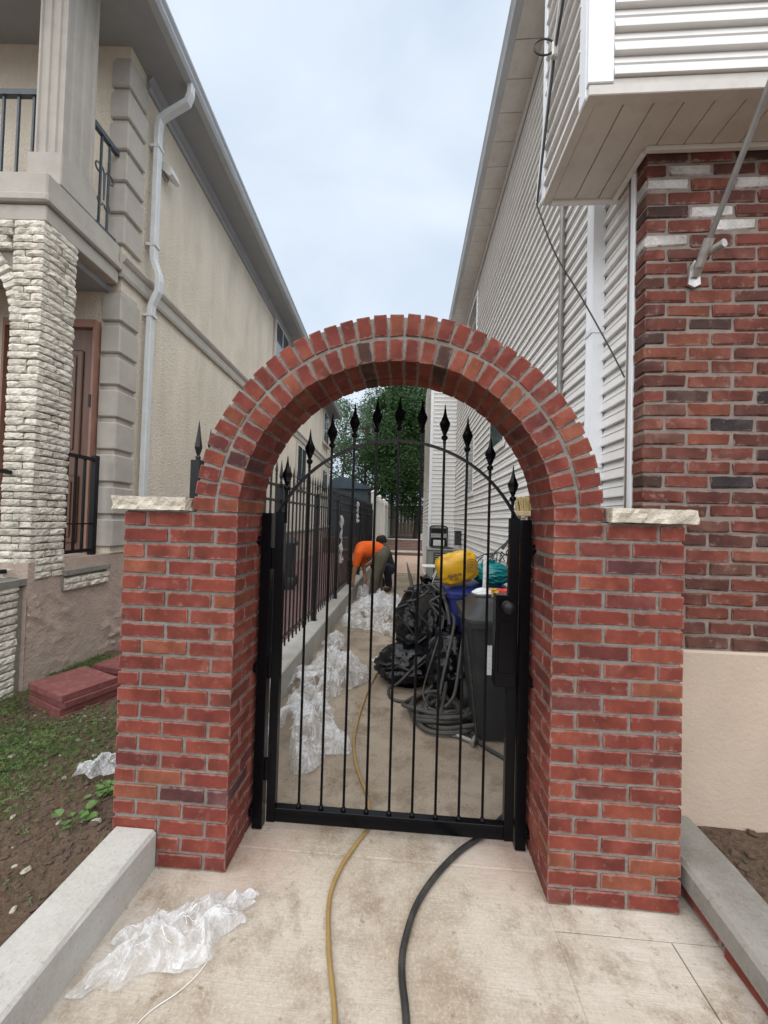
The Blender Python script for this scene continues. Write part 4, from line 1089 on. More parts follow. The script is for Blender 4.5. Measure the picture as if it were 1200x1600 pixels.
for r_ in (.055, .036, .016):
    MB().tube([Vector((.095+r_*math.cos(2*math.pi*k/24), -.176+.05*(r_*math.cos(2*math.pi*k/24)/.055)*.3, .20+r_*math.sin(2*math.pi*k/24))) for k in range(25)], .0035, 5, False).build('print_ring', 'sackprint', ys)
for k, (u, w) in enumerate(((-.10, .10), (-.055, .107), (-.01, .113), (-.085, .075), (-.04, .08))):
    MB().bbox(u, u+.03, -.186, -.181, w, w+.018, .001, Matrix.Rotation(R(-4), 4, 'Y')).build('print_mark', 'sackprint', ys)
tb = thing('teal_bag', 'teal plastic bag slumped beside the yellow sack on the blue bin', 'bag', (.78, 3.68, .90))
blob(.18, .23, 8.1, .2, squash=(.95, .9), ridge=7).build('bag', 'teal', tb, True)
wr = thing('wire_rack', 'tangle of bent black wire frame above the teal bag', 'wire frame', (.80, 3.85, .9))
mb = MB()
for k in range(6):
    a = -.22+.085*k
    mb.tube(spline([(a-.05, .0, .02), (a*.8, -.05, .20+.02*k), (a*.4+.08, -.02, .28), (a+.12, .04, .14+.02*k)], 8), .005, 6)
mb.tube([(-.05, -.08, .22), (.17, -.06, .42)], .007, 6); mb.tube([(.10, -.08, .33), (.19, -.05, .45)], .013, 6)
mb.tube(spline([(.02, -.1, .05), (.1, -.1, .26), (.17, -.1, .25), (.13, -.1, .03)], 6), .006, 6)
mb.build('frame', 'rubber', wr, True)
pp = thing('plastic_pipe', 'upright speckled white pipe between the two bins', 'pipe', (.66, 3.32, 0))
MB().tube([(-.02, 0, 0), (.0, .02, 1.2)], .018, 12).build('pipe', 'paper', pp, True)
# bags
bgs = [('black bin bag knotted on top, tallest of the bag heap', (.20, 4.12, 0), .34, .88, 1.1, (.95, .9)),
       ('slumped black bin bag lowest and furthest left in the heap', (.03, 3.58, 0), .30, .36, 5.2, (1.0, .8)),
       ('black bin bag leaning against the dark grey bin', (.395, 3.30, 0), .26, .60, 9.4, (.85, .75)),
       ('black bin bag behind the case, beside the blue bin', (.30, 3.72, .0), .22, .72, 12.7, (.85, .8))]
for lab, loc, r_, h, sd_, sq in bgs:
    t = thing('bin_bag', lab, 'bag', loc, 0, 'black bin bags'); blob(r_, h, sd_, .16, 52, 40, sq, 6).build('bag', 'bag', t, True)
cs = thing('plastic_case', 'upright black case wedged among the bin bags', 'case', (.19, 3.86, 0), R(4))
MB().bbox(-.115, .10, -.10, .05, 0, .80, .02).build('shell', 'bag', cs)
MB().bbox(-.10, .085, -.108, -.1005, .03, .77, .006).build('front_panel', 'rubber', cs)
MB().tube(spline([(-.05, -.02, .80), (-.04, -.02, .84), (.04, -.02, .84), (.05, -.02, .80)], 4), .008, 6).build('handle', 'rubber', cs, True)
um = thing('dark_stick', 'dark pointed stick poking up out of the bin bags', 'stick', (.02, 4.05, .70))
MB().tube([(.05, 0, 0), (.0, 0, .2), (-.035, 0, .34)], [.022, .018, .004], 8).build('stick', 'darkwood', um, True)
# wrappers on the grey bin
wp = thing('wrapper', 'red and yellow wrapper crumpled on the grey bin lid', 'wrapper', (.78, 2.98, .93))
slab_rough(-.10, .08, -.05, .05, 0, .045, .016, .012, 4, 20).build('red_wrapper', 'red', wp)
slab_rough(-.17, -.105, -.06, .02, 0, .05, .016, .012, 9, 20).build('yellow_wrapper', 'yellow', wp)
gl = thing('crumpled_bag', 'pale crumpled bag lying on the grey bin lid', 'bag', (.56, 2.93, .93))
blob(.06, .06, 17, .2, 20, 12, (1.2, .8), 4, False).build('bag', 'whitepl', gl, True)
# leaning boards, broom
for lab, p, q, w, d_, mt_ in (('dark weathered ladder rail leaning on the white siding', (.90, 3.42, .0), (1.06, 3.80, 1.62), .05, .03, 'darkwood'),
                              ('second dark ladder rail leaning nearest the gate post', (.99, 3.28, .0), (1.075, 3.56, 1.66), .05, .03, 'darkwood'),
                              ('raw pine board leaning on the siding behind the gate post', (1.03, 3.18, .0), (1.085, 3.40, 1.72), .07, .022, 'wood')):
    t = thing('leaning_board', lab, 'board', p); v = Vector(q)-Vector(p)
    MB().bar((0, 0, 0), v, w, d_, upv=Vector((0, 1, 0))).build('board', mt_, t)
    if mt_ == 'darkwood' and p[0] < .95:
        for k in range(5):
            f = .12+.17*k; MB().bar(v*f, v*f+Vector((.09-.075*f, -.14, 0)), .03, .02).build('rung', 'darkwood', t)
bm_ = thing('push_broom', 'upturned straw broom leaning on the siding beside the gate', 'broom', (.97, 3.30, 0))
v = Vector((.06, .16, 1.55)); MB().tube([(0, 0, 0), v], .013, 8).build('handle', 'wood', bm_, True)
mb = MB(); 
for k in range(90):
    u, w = random.uniform(-.10, .10), random.uniform(-.03, .03)
    mb.bar(v+Vector((u*.8, w, .03)), v+Vector((u*1.1+WOB(.01), w*1.4, .155+WOB(.015))), .008, n=4)
mb.build('bristles', 'straw', bm_); MB().bbox(v.x-.11, v.x+.11, v.y-.035, v.y+.035, v.z-.005, v.z+.04, .006).build('head', 'wood', bm_)
# air conditioner
ac = thing('air_conditioner', 'grey green outdoor air conditioning unit against the far siding', 'air conditioner', (.78, 9.0, .0))
MB().bbox(-.42, .42, -.4, .4, -.05, .10, .01).build('pad', 'curbgrey', ac)
MB().bbox(-.35, .35, -.33, .33, .101, .82, .02).build('cabinet', 'acgrey', ac)
MB().bbox(-.37, .37, -.35, .35, .821, .86, .012).build('top', 'acgrey', ac)
for k in range(12): MB().box(-.20, .31, -.343, -.331, .20+.048*k, .222+.048*k).build('louvre', 'acgrey', ac)
MB().box(-.22, .33, -.3305, -.3300, .16, .78).build('coil_panel', 'darkgap', ac)
MB().lathe([(.26, .861), (.26, .875), (.24, .88), (.02, .885)], 20).build('fan_guard', 'darkgap', ac)
rbox('foundation_ledge', 'tanbase', .55, 1.11, 9.42, 9.64, -.1, .36)
ch = thing('folding_chair', 'folded black metal chair standing behind the air conditioner', 'chair', (.73, 9.53, .36), 0)
for s in (-1, 1): MB().tube([(s*.21, 0, 0), (s*.21, .02, .9)], .014, 8).build('leg', 'fenceblack', ch, True)
MB().tube(spline([(-.21, .02, .9), (-.20, .02, .97), (-.12, .02, 1.0), (.12, .02, 1.0), (.20, .02, .97), (.21, .02, .9)], 6), .016, 8).build('top_frame', 'fenceblack', ch, True)
MB().bbox(-.19, .19, -.01, .012, .82, .95, .008).build('backrest', 'fenceblack', ch)
MB().bbox(-.19, .19, -.03, -.012, .25, .72, .008).build('seat', 'fenceblack', ch)
MB().bbox(-.13, .14, -.037, -.031, .52, .66, .003).build('sticker', 'paper', ch)
jb = thing('meter_box', 'small black box fixed on the far white siding', 'box', (1.05, 8.35, .98))
MB().bbox(-.06, .065, -.10, .10, 0, .28, .012).build('case', 'cart', jb); MB().bbox(-.07, .065, -.11, .11, .281, .305, .006).build('lid', 'cart', jb)
stl = thing('folding_stool', 'white folding stool with crossed legs near the air conditioner', 'stool', (.37, 6.6, 0))
MB().bbox(-.14, .14, -.12, .12, .70, .73, .008).build('seat', 'whitepl', stl)
for s in (-1, 1):
    for y in (-.1, .1): MB().bar((-.13*s, y, 0), (.13*s, y, .70), .02, n=8).build('leg', 'whitepl', stl)
# hoses
def hose(name, label, pts, r, mat, cat='hose', per=10, n=10):
    P0 = Vector(pts[0]); t = thing(name, label, cat, P0)
    MB().tube([p-P0 for p in spline(pts, per)], r, n).build('tube', mat, t, True)
    return t
Z = .0095
hose('garden_hose', 'thin tan yellow hose snaking under the gate along the walk', [(-.15, .7, Z), (-.16, 1.0, Z), (-.178, 1.146, Z), (-.235, 1.33, Z), (-.268, 1.50, Z), (-.25, 1.63, Z), (-.205, 1.75, Z), (-.154, 1.88, Z), (-.19, 2.08, Z), (-.274, 2.3, Z), (-.327, 2.56, Z), (-.335, 2.9, Z), (-.316, 3.32, Z), (-.27, 3.7, Z), (-.20, 4.1, Z), (-.12, 4.6, Z)], .0088, 'yhose')
Z = .0125
hose('air_hose', 'thick black rubber hose passing under the right half of the gate', [(.06, .7, Z), (.04, 1.0, Z), (.030, 1.164, Z), (.015, 1.28, Z), (.023, 1.37, Z), (.065, 1.5, Z), (.146, 1.63, Z), (.26, 1.76, Z), (.387, 1.867, Z), (.526, 2.01, Z), (.64, 2.16, Z), (.68, 2.32, Z), (.636, 2.46, Z), (.55, 2.56, Z), (.47, 2.68, Z), (.44, 2.8, Z)], .0122, 'rubber')
rs = random.Random(5); pts = []
for k in range(118):
    a = k*.52; rr = .20+.07*math.sin(k*.37)+.03*rs.uniform(-1, 1)
    pts.append((.30+.04*math.sin(k*.11)+rr*1.05*math.cos(a), 2.98+.05*math.cos(k*.13)+rr*.95*math.sin(a), .018+.095*(k/118)*(.6+.4*math.sin(k*.9))+.012*rs.random()))
pts += [(.32, 3.1, .15), (.36, 3.2, .35), (.37, 3.42, .62), (.33, 3.62, .80), (.28, 3.9, .80), (.22, 4.0, .84)]
hose('hose_coil', 'heap of dusty grey hose coiled on the concrete by the bins', pts, .0155, 'greyhose', per=5, n=8)
hose('looped_cable', 'black cable looping out left of the hose coil', [(.30, 3.45, .40), (.12, 3.36, .26), (-.05, 3.30, .10), (-.135, 3.32, .03), (-.10, 3.18, .014), (.05, 3.14, .02), (.2, 3.2, .10), (.28, 3.22, .20)], .013, 'rubber')
for k, (lab, dx, dy, mt_) in enumerate((('dusty hose draped down the black bags, nearest the bins', .06, -.02, 'greyhose'), ('dusty hose draped down the middle of the black bags', .0, 0, 'greyhose'), ('thin black lead draped over the case and bags', -.07, .02, 'rubber'))):
    hose('draped_hose', lab, [(.22+dx, 4.0+dy, .84), (.34+dx, 3.72, .76), (.40+dx, 3.5+dy, .66), (.40+dx*1.3, 3.28+dy, .62), (.33+dx*1.6, 3.10+dy, .40), (.27+dx*1.8, 3.0+dy, .17), (.24+dx, 2.9, .10)], .013 if k < 2 else .008, mt_)
hose('draped_hose', 'black lead hanging in a loop across the upper bin bag', [(.10, 3.74, .62), (.20, 3.70, .50), (.33, 3.62, .46), (.42, 3.52, .56), (.46, 3.42, .50)], .009, 'rubber')
rs = random.Random(21)
for k, (lab, mt_, rr) in enumerate((('black lead looped over the tallest bin bag, leftmost', 'rubber', .008), ('black lead looped over the tallest bin bag, middle', 'rubber', .010), ('grey hose looped over the tallest bin bag, rightmost', 'greyhose', .011), ('grey hose slung between the upright case and the grey bin', 'greyhose', .012), ('thin black lead crossing the lowest bin bag', 'rubber', .007))):
    x0 = (-.02, .12, .30, .22, -.12)[k]; y0 = (3.80, 3.72, 3.60, 3.62, 3.30)[k]; zt = (.80, .86, .84, .70, .34)[k]
    pp_ = [(x0+WOB(.03)+.10*math.sin(j*1.3+k), y0-.012*j-.10*(1-j/9), max(.03, zt*(1-(j/9)**1.5)+.03*math.sin(j*2+k))) for j in range(10)] if k < 3 else [(x0+.07*j, y0-.04*j, zt-.10*math.sin(j*.8)) for j in range(5)]
    hose('draped_lead', lab, pp_, rr, mt_)
hose('electric_lead', 'black lead trailing over the front of the grey bin', [(.46, 2.60, .0), (.475, 2.58, .10), (.43, 2.60, .50), (.40, 2.62, .74)], .009, 'rubber')
tl = thing('pipe_tool', 'steel pipe tool with pale blue tape lying before the hose coil', 'tool', (.145, 2.83, .02), math.atan2(-.225, .345))
MB().tube([(0, 0, 0), (.16, 0, 0)], .017, 10).build('grip', 'rubber', tl, True); MB().tube([(.16, 0, 0), (.25, 0, 0)], .0165, 10).build('tape', 'ltblue', tl, True)
MB().tube([(.25, 0, 0), (.38, 0, 0)], .014, 10).build('shaft', 'greypipe', tl, True); MB().tube([(.385, -.035, 0), (.385, .03, .012)], [.018, .02], 10).build('head', 'greypipe', tl, True)

# ---------------------------------------------------------------- crumpled clear film
def film(label, loc, rz, rx_, ry_, h, seed, n=26, z0=.004, name='plastic_film', fib=40):
    """a crumpled sheet: fans of triangles out to a torn outline, folded by ridged noise"""
    rs_ = random.Random(int(seed*100)); vs = []; fs = []; na = int(n*3.4)
    def lim(a): return .82+.46*mnoise.noise(Vector((math.cos(a)*1.9+seed, math.sin(a)*1.9, seed)))+.10*mnoise.noise(Vector((math.cos(a)*5, math.sin(a)*5, seed)))
    def surf(f, a):
        r_ = f*lim(a); u, w = r_*math.cos(a), r_*math.sin(a); e = max(0, 1-f*f)
        q = Vector((u*rx_, w*ry_, seed)); wv = Vector((mnoise.noise(q*8), mnoise.noise(q*8+Vector((3, 0, 0))), 0))
        k1 = 1-abs(mnoise.noise(q*7+wv))*2.2; k2 = 1-abs(mnoise.noise(q*16+wv*1.3))*2.2; k3 = 1-abs(mnoise.noise(q*38+wv*2))*2
        z = h*(e**.6)*(.60+.5*mnoise.noise(q*3.5))*(.66+.26*k1) + min(h, .13)*.26*k2*(.35+e) + .008*k3*(.5+e)
        return Vector((u*rx_+.02*mnoise.noise(q*15+Vector((9, 0, 0))), w*ry_+.02*mnoise.noise(q*15+Vector((0, 9, 0))), max(z, 0)+.002))
    for j in range(n+1):
        for i in range(na):
            f = min(1, max(0, (j+rs_.uniform(-.35, .35))/n)) if 0 < j < n else j/n
            vs.append(tuple(surf(f, 2*math.pi*(i+rs_.uniform(-.35, .35)*(j > 0))/na)))
    for j in range(n):
        for i in range(na):
            t = [j*na+i, j*na+(i+1) % na, (j+1)*na+(i+1) % na, (j+1)*na+i]
            c = Vector(vs[t[0]])
            if j > n*.3 and mnoise.noise(Vector((c.x*8, c.y*8, seed*2))) < -.40: continue
            fs += [(t[0], t[1], t[2]), (t[0], t[2], t[3])] if rs_.random() < .5 else [(t[0], t[1], t[3]), (t[1], t[2], t[3])]
    me_ = bpy.data.meshes.new(name); me_.from_pydata(vs, [], fs); me_.materials.append(M['film'])
    o = put(name, me_, None, (loc[0], loc[1], (loc[2] if len(loc) > 2 else z0)), (0, 0, rz))
    tag(o, label, 'plastic film', 'crumpled clear film')
    mb = MB()
    for k in range(fib):                       # bunched edges of the film
        f, a = rs_.uniform(.1, .8), rs_.uniform(0, 6.28); da = rs_.gauss(0, .16); df = rs_.gauss(0, .05); pts_ = []
        for s_ in range(rs_.randint(5, 9)):
            if not 0 < f < .96: break
            pts_.append(surf(f, a)+Vector((0, 0, .001))); f += df*.6; a += da*.35; df += rs_.gauss(0, .012)
        if len(pts_) > 2: mb.tube(pts_, [rs_.uniform(.0004, .0011)*(1 if 0 < q < len(pts_)-1 else .3) for q in range(len(pts_))], 4)
    stuff(mb.build('film_creases', 'fibre', o))
    return o
film('torn clear plastic film spread on the walk beside the left kerb', (-.79, 1.305), R(33), .29, .135, .10, 1.7, 30, fib=25)
film('scrap of clear film on the yard soil behind the kerb', (-1.60, 1.98, .115), R(20), .15, .11, .10, 4.1, 16, fib=20)
film('heap of clear film just inside the gate against the kerb', (-.66, 2.58), R(10), .34, .44, .36, 8.3, 26, fib=14)
film('second heap of clear film further along the alley kerb', (-.68, 3.42), R(-15), .38, .46, .40, 12.9, 26, fib=14)
film('small wad of clear film by the kerb between the heaps', (-.82, 4.4), 0, .16, .24, .20, 15.2, 14, fib=15)
film('broad pile of clear film behind the iron bars before the workers', (-.42, 5.65), R(25), .62, .70, .55, 21.4, 28, fib=10)
film('thin strip of clear film lying flat mid alley', (-.18, 4.08), R(12), .20, .09, .05, 25.5, 14, fib=15)
film('wad of clear film by the orange shirted worker', (-.80, 7.05), 0, .16, .22, .42, 28.1, 14, fib=15)
for lab, y, z, l in (('long strip of film tied high on the iron fence post', 6.05, 1.15, .75), ('short twist of film tied at the top of the far iron fence', 7.9, 1.62, .42)):
    t = thing('film_strip', lab, 'plastic film', (-1.07, y, z), 0, 'film strips on the fence')
    rg = []
    for k in range(15):
        f = k/14; rr = .020+.012*math.sin(k*1.7)+.006*math.sin(k*.6)
        rg.append([Vector((rr*math.cos(a_)+.01*math.sin(k*2.1), rr*1.4*math.sin(a_)+.02*math.sin(k*1.3), l*(f-.5)+.01*math.sin(a_*3+k))) for a_ in [2*math.pi*i/9 for i in range(9)]])
    MB().loft(rg).build('strip', 'film', t)
hose('loose_cord', 'thin frayed white cord end curling on the walk by the torn film', [(-.62, 1.27, .012), (-.64, 1.22, .006), (-.675, 1.17, .006), (-.72, 1.13, .005), (-.745, 1.09, .005), (-.735, 1.06, .005), (-.71, 1.052, .005)], .0012, 'whitepl', 'cord')

# ---------------------------------------------------------------- yard: pavers, grass, weeds, stones
for sx, sy, n_, rz, w, d_, nm in ((-2.46, 2.745, 4, R(-21), .45, .37, 'near stack'), (-2.40, 3.27, 3, R(-12), .45, .37, 'far stack by the pillar')):
    for k in range(n_):
        pos = ['lowest', 'second', 'third', 'topmost'][k] if n_ == 4 else ['lowest', 'middle', 'topmost'][k]
        o = MB().bbox(-w/2, w/2, -d_/2, d_/2, 0, .046, .004, None, .002).build('red_paver', 'paver')
        o.location = (sx+WOB(.012), sy+WOB(.012), .035+.0472*k); o.rotation_euler = (0, 0, rz+WOB(.05))
        tag(o, 'red concrete paver, %s of the %s beside the stucco house' % (pos, nm), 'paver', 'stacked red pavers')
rs = random.Random(11); vs = []; fs = []
def blade(x, y, z, h, w):
    a = rs.uniform(0, 6.28); dx, dy = math.cos(a), math.sin(a); b_ = rs.uniform(.2, .9)*h; a2 = rs.uniform(0, 6.28)
    lx, ly = math.cos(a2)*b_, math.sin(a2)*b_; i = len(vs)
    vs.extend([(x-dx*w, y-dy*w, z), (x+dx*w, y+dy*w, z), (x+dx*w*.7+lx*.4, y+dy*w*.7+ly*.4, z+h*.6), (x-dx*w*.7+lx*.4, y-dy*w*.7+ly*.4, z+h*.6), (x+lx, y+ly, z+h*.9)])
    fs.extend([(i, i+1, i+2, i+3), (i+3, i+2, i+4)])
cnt = 0
def clover(x, y, z, s):
    a = rs.uniform(0, 6.28); tx, ty = rs.uniform(-.5, .5), rs.uniform(-.5, .5)
    for q in range(3):
        b_ = a+2.094*q; i = len(vs); c, s_ = math.cos(b_), math.sin(b_)
        pt = lambda r_, t_: (x+c*r_-s_*t_, y+s_*r_+c*t_, z+tx*(c*r_-s_*t_)+ty*(s_*r_+c*t_))
        vs.extend([pt(0, 0), pt(s*.7, -s*.42), pt(s*1.05, 0), pt(s*.7, s*.42)]); fs.append((i, i+1, i+2, i+3))
while cnt < 44000:
    x, y = rs.uniform(-4.2, -1.22), rs.uniform(.7, 3.7)
    dens = .5+.9*mnoise.noise(Vector((x*1.3, y*1.3, 4)))+.35*mnoise.noise(Vector((x*5, y*5, 9)))
    g_ = (-1.55-x)*.9+(y-1.75)*.25; lim = min(1.3, max(.05, .25+g_*1.6)) if y > 1.6 else (.35 if x < -1.6 else .06)
    if y > 2.6 and x > -2.2: lim *= .35
    if rs.random() > dens*lim: 
        if rs.random() > .02: continue
    blade(x, y, yard_z(x, y)-.004, rs.uniform(.015, .045), rs.uniform(.0012, .0026)); cnt += 1
    if rs.random() < .55*lim: clover(x+WOB(.02), y+WOB(.02), yard_z(x, y)+rs.uniform(.008, .03), rs.uniform(.006, .012)); cnt += 1
me_ = bpy.data.meshes.new('grass'); me_.from_pydata(vs, [], fs); me_.materials.append(M['grass'])
o = stuff(put('grass', me_)); tag(o, 'thin patchy grass growing on the soil yard', 'grass')
def weed(label, x, y, n_, sz, seed):
    r_ = random.Random(seed); t = thing('leafy_weed', label, 'weed', (x, y, yard_z(x, y)), 0, 'weeds in the yard')
    for k in range(n_):
        a = r_.uniform(0, 6.28); l = sz*r_.uniform(.6, 1.2); rise = r_.uniform(.2, .8); o0 = Vector((r_.uniform(-.03, .03), r_.uniform(-.03, .03), 0))
        d_ = Vector((math.cos(a), math.sin(a), rise)).normalized(); s = d_.cross(Vector((0, 0, 1))).normalized(); st_ = o0+d_*l*.8
        mb = MB(); mb.tube([o0, st_], .0014, 5)
        pts_ = []
        for f, w in ((0, .0), (.15, .30), (.4, .46), (.7, .34), (1, 0)):
            c = st_+d_*l*f-Vector((0, 0, l*.35*f*f)); pts_.append((c-s*l*w, c, c+s*l*w))
        vv = [p for tr_ in pts_ for p in tr_]; ff = []
        for q in range(4): ff += [(q*3, q*3+1, q*3+4, q*3+3), (q*3+1, q*3+2, q*3+5, q*3+4)]
        vv = [v+Vector((0, 0, .12*l*(1 if i % 3 != 1 else 0))) for i, v in enumerate(vv)]
        mb.add(vv, ff); mb.build('leaf', 'weed', t)
weed('broad leaved weed by the kerb, nearest the left pillar base', -1.44, 1.64, 9, .055, 1)
weed('low weed clump beside the film scrap on the soil', -1.46, 1.83, 34, .034, 2)
weed('small weed behind the film scrap under the left pillar', -1.36, 1.98, 12, .035, 3)
weed('weed at the foot of the rough house wall beyond the pavers', -2.55, 3.72, 14, .06, 4)
mb = MB(); mb2 = MB(); rs = random.Random(3)
for k in range(2600):
    x, y = rs.uniform(-2.9, -1.23), rs.uniform(.8, 3.0); r_ = rs.uniform(.004, .013)*(1.6 if rs.random() < .06 else 1)
    (mb2 if rs.random() < .07 else mb).bbox(-r_, r_, -r_*.8, r_*.8, -r_*.5, r_*.5, r_*.35, Matrix.Translation((x, y, yard_z(x, y)+r_*.2)) @ Matrix.Rotation(rs.uniform(0, 6), 4, 'Z') @ Matrix.Rotation(rs.uniform(-.4, .4), 4, 'X'), r_*.12)
for k in range(260):
    x, y = rs.uniform(1.31, 2.4), rs.uniform(1.0, 1.85); r_ = rs.uniform(.005, .018)
    mb.bbox(-r_, r_, -r_, r_, -r_*.5, r_*.5, r_*.35, Matrix.Translation((x, y, .125-.06*max(0, 1.5-y)+r_*.2)) @ Matrix.Rotation(rs.uniform(0, 6), 4, 'Z'), r_*.15)
tag(stuff(mb.build('soil_clods', 'clod')), 'loose clods of brown soil in the yard', 'soil'); tag(stuff(mb2.build('pebbles', 'pebble')), 'pale pebbles scattered on the yard soil', 'pebbles')
for k, (x, y, r_, lab) in enumerate(((-1.33, 1.62, .022, 'pale stone beside the broad leaved weed'), (-1.42, 1.40, .017, 'pale stone on the soil next to the kerb, nearer the camera'), (-1.66, 1.50, .015, 'small pale stone out on the bare soil'))):
    o = MB().bbox(-r_, r_, -r_*.7, r_*.7, -r_*.45, r_*.5, r_*.4, None, r_*.1).build('stone', 'pebble', None, True); o.location = (x, y, yard_z(x, y)+r_*.3); o.rotation_euler = (0, 0, k*1.1)
    tag(o, lab, 'stone', 'stones in the yard')

# ---------------------------------------------------------------- people
def skin(name, nodes, edges, root, mat, parent, vox=.016):
    """one continuous surface grown round the joints: tapered limbs fused by a voxel remesh"""
    bm = bmesh.new()
    def ell(p, r_):
        bmesh.ops.create_icosphere(bm, subdivisions=2, radius=r_, matrix=Matrix.Translation(p))
    for k, (p, r_) in nodes.items(): ell(Vector(p), r_ if isinstance(r_, (int, float)) else max(r_))
    for a_, b_ in edges:
        p, q = Vector(nodes[a_][0]), Vector(nodes[b_][0]); ra, rb = [r_ if isinstance(r_, (int, float)) else max(r_) for r_ in (nodes[a_][1], nodes[b_][1])]
        d_ = q-p
        if d_.length < 1e-4: continue
        mt_ = Matrix.Translation((p+q)/2) @ d_.to_track_quat('Z', 'Y').to_matrix().to_4x4()
        bmesh.ops.create_cone(bm, cap_ends=True, segments=14, radius1=ra, radius2=rb, depth=d_.length, matrix=mt_)
    me_ = bpy.data.meshes.new(name+'_s'); bm.to_mesh(me_); bm.free()
    o = bpy.data.objects.new(name+'_s', me_); COL.objects.link(o)
    m1 = o.modifiers.new('r', 'REMESH'); m1.mode = 'VOXEL'; m1.voxel_size = vox; m1.use_smooth_shade = True
    m2 = o.modifiers.new('d', 'SMOOTH'); m2.factor = .5; m2.iterations = 3
    dg = bpy.context.evaluated_depsgraph_get(); me2 = bpy.data.meshes.new_from_object(o.evaluated_get(dg)); me2.name = name
    bpy.data.objects.remove(o); me2.materials.clear(); me2.materials.append(M[mat])
    for p_ in me2.polygons: p_.use_smooth = True
    return put(name, me2, parent)
def person(label, loc, J, shirt, pants, cap):
    """J: joint positions relative to loc"""
    t = thing('person', label, 'person', loc)
    V_ = {k: Vector(p) for k, p in J.items()}
    N_ = {'pel': (V_['pel'], .12), 'sp': (V_['sp'], .125), 'ch': (V_['ch'], .14), 'nk': (V_['nk'], .058)}
    E_ = [('pel', 'sp'), ('sp', 'ch'), ('ch', 'nk')]
    hd = (V_['hd']-V_['nk']); N_['h1'] = (V_['nk']+hd*.55, .075); N_['h2'] = (V_['hd'], .10); N_['h3'] = (V_['hd']+hd.normalized()*.10, .075)
    E_ += [('nk', 'h1'), ('h1', 'h2'), ('h2', 'h3')]
    fc = V_['face'].normalized(); N_['nose'] = (V_['hd']+fc*.105-hd.normalized()*.01, .016); E_.append(('h2', 'nose'))
    for s in 'lr':
        N_['sh'+s] = (V_['sh'+s], .062); N_['el'+s] = (V_['el'+s], .045); N_['wr'+s] = (V_['wr'+s], .030)
        d_ = (V_['wr'+s]-V_['el'+s]).normalized(); pm = V_['wr'+s]+d_*.07; N_['pm'+s] = (pm, (.034, .018))
        E_ += [('ch', 'sh'+s), ('sh'+s, 'el'+s), ('el'+s, 'wr'+s), ('wr'+s, 'pm'+s)]
        o_ = d_.orthogonal().normalized()
        for q, f in enumerate((-.030, -.010, .010, .030)):
            ln = (.06, .075, .07, .05)[q]; a_, b_ = 'f%s%da' % (s, q), 'f%s%db' % (s, q)
            N_[a_] = (pm+d_*ln*.6+o_*f, .0095); N_[b_] = (pm+d_*ln+o_*f+d_.cross(o_)*.02, .008); E_ += [('pm'+s, a_), (a_, b_)]
        N_['t'+s] = (V_['wr'+s]+d_*.06+o_*.055, .011); E_.append(('wr'+s, 't'+s))
        N_['hp'+s] = (V_['hp'+s], .10); N_['kn'+s] = (V_['kn'+s], .065); N_['an'+s] = (V_['an'+s], .045); ft = V_['an'+s]+V_['toe'+s]
        N_['to'+s] = (ft+Vector((0, 0, -.05)), .038)
        E_ += [('pel', 'hp'+s), ('hp'+s, 'kn'+s), ('kn'+s, 'an'+s), ('an'+s, 'to'+s)]
    skin('body', N_, E_, 'pel', 'skin', t, .009)
    T = {k: (N_[k][0], (N_[k][1]+.025)) for k in ('sp', 'ch')}; T['pel'] = (V_['pel']+(V_['sp']-V_['pel'])*.35, .142)
    te = [('pel', 'sp'), ('sp', 'ch')]
    T['nk'] = (V_['nk']-(V_['nk']-V_['ch'])*.25, .085); te.append(('ch', 'nk'))
    for s in 'lr':
        T['sh'+s] = (V_['sh'+s], .088); T['el'+s] = (V_['sh'+s]+(V_['el'+s]-V_['sh'+s])*.72, .070); te += [('ch', 'sh'+s), ('sh'+s, 'el'+s)]
    skin('shirt', T, te, 'sp', shirt, t)
    P_ = {'pel': (V_['pel'], .148)}; pe = []
    for s in 'lr':
        P_['hp'+s] = (V_['hp'+s], .122); P_['kn'+s] = (V_['kn'+s], .088); P_['an'+s] = (V_['an'+s]+(V_['kn'+s]-V_['an'+s])*.12, .075)
        P_['th'+s] = ((V_['hp'+s]+V_['kn'+s])/2, .105)
        pe += [('pel', 'hp'+s), ('hp'+s, 'th'+s), ('th'+s, 'kn'+s), ('kn'+s, 'an'+s)]
    skin('trousers', P_, pe, 'pel', pants, t)
    for s in 'lr':
        a_ = V_['an'+s]; to = V_['toe'+s]
        skin('boot', {'a': (a_+Vector((0, 0, .05)), .06), 'b': (a_+Vector((0, 0, -.03)), .058), 'c': (a_+to*.6+Vector((0, 0, -.045)), .050), 'd': (a_+to*1.15+Vector((0, 0, -.052)), .042)}, [('a', 'b'), ('b', 'c'), ('c', 'd')], 'b', 'boot', t)
    h = V_['hd']; ax = hd.normalized(); mb = MB(); q = ax.to_track_quat('Z', 'Y').to_matrix().to_4x4()
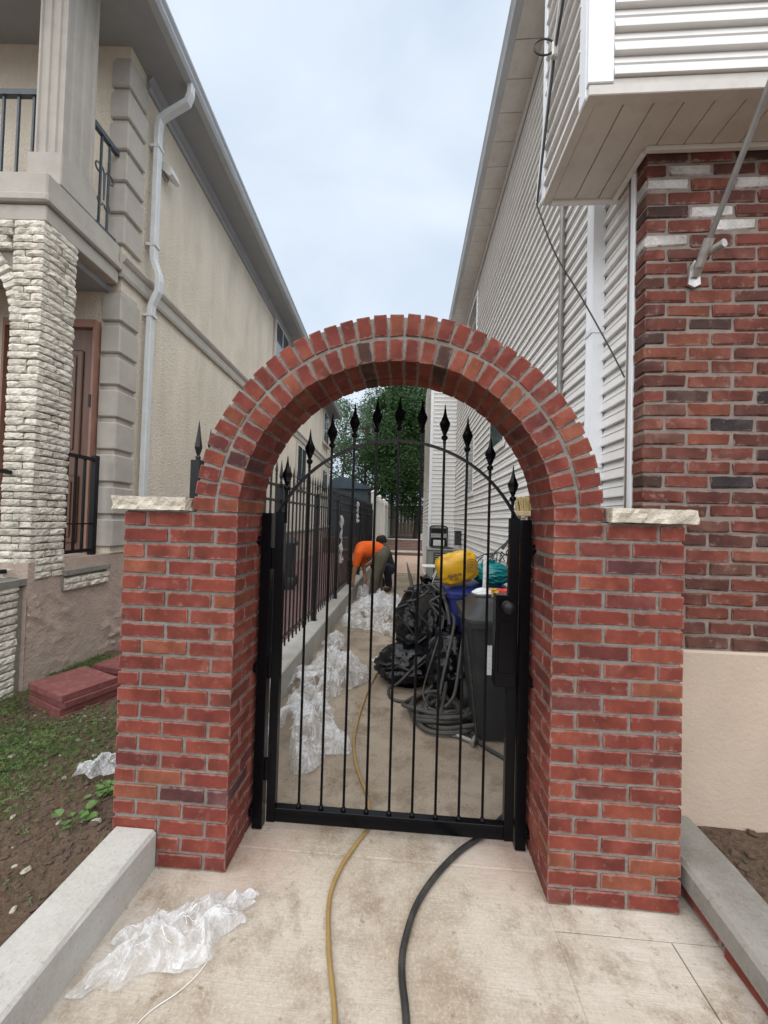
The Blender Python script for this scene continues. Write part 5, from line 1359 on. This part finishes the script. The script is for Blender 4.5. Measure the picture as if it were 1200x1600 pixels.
    mb.lathe([(.112, -.02), (.118, .03), (.112, .08), (.085, .125), (.04, .148), (.002, .152)], 18, Matrix.Translation(h-fc*.012) @ q)
    b_ = h+fc*.12+ax*.02; rt_ = ax.cross(fc).normalized()
    mb.loft([[b_-fc*.05+rt_*u*.09+ax*.006 for u in (-1, -.5, 0, .5, 1)]+[b_+fc*.06*(1-u*u*.6)+rt_*u*.07-ax*.008 for u in (1, .5, 0, -.5, -1)], [b_-fc*.05+rt_*u*.09+ax*.014 for u in (-1, -.5, 0, .5, 1)]+[b_+fc*.06*(1-u*u*.6)+rt_*u*.07 for u in (1, .5, 0, -.5, -1)]])
    mb.build('cap', cap, t, True)
    return t
person('worker in orange shirt and olive trousers bent over beside the iron fence', (-.65, 7.12, 0), dict(
    pel=(.17, .02, .86), sp=(.02, .02, .93), ch=(-.19, .01, .91), nk=(-.33, .01, .82), hd=(-.37, .03, .68), face=(-.55, 0, -.8),
    shl=(-.24, -.17, .86), ell=(-.31, -.20, .58), wrl=(-.34, -.16, .36), shr=(-.24, .19, .86), elr=(-.20, .22, .60), wrr=(-.16, .12, .40),
    hpl=(.16, -.10, .80), knl=(.06, -.16, .46), anl=(.02, -.12, .10), toel=(-.14, -.05, 0), hpr=(.16, .14, .80), knr=(.10, .16, .46), anr=(.10, .18, .10), toer=(-.14, .02, 0)), 'orange', 'khaki', 'hair')
person('second worker in dark clothes and black cap crouching behind the orange shirted one', (-.46, 8.15, 0), dict(
    pel=(.06, .05, .46), sp=(.0, .05, .60), ch=(-.08, .05, .78), nk=(-.12, .05, .90), hd=(-.13, .05, 1.0), face=(-1, -.1, -.5),
    shl=(-.12, -.13, .82), ell=(-.25, -.18, .62), wrl=(-.42, -.12, .50), shr=(-.12, .23, .82), elr=(-.26, .24, .62), wrr=(-.42, .16, .50),
    hpl=(.06, -.07, .42), knl=(.03, -.36, .52), anl=(.08, -.16, .10), toel=(-.06, -.13, 0), hpr=(.06, .17, .42), knr=(-.28, .14, .50), anr=(-.08, .2, .10), toer=(-.14, 0, 0)), 'hair', 'navy', 'hair')
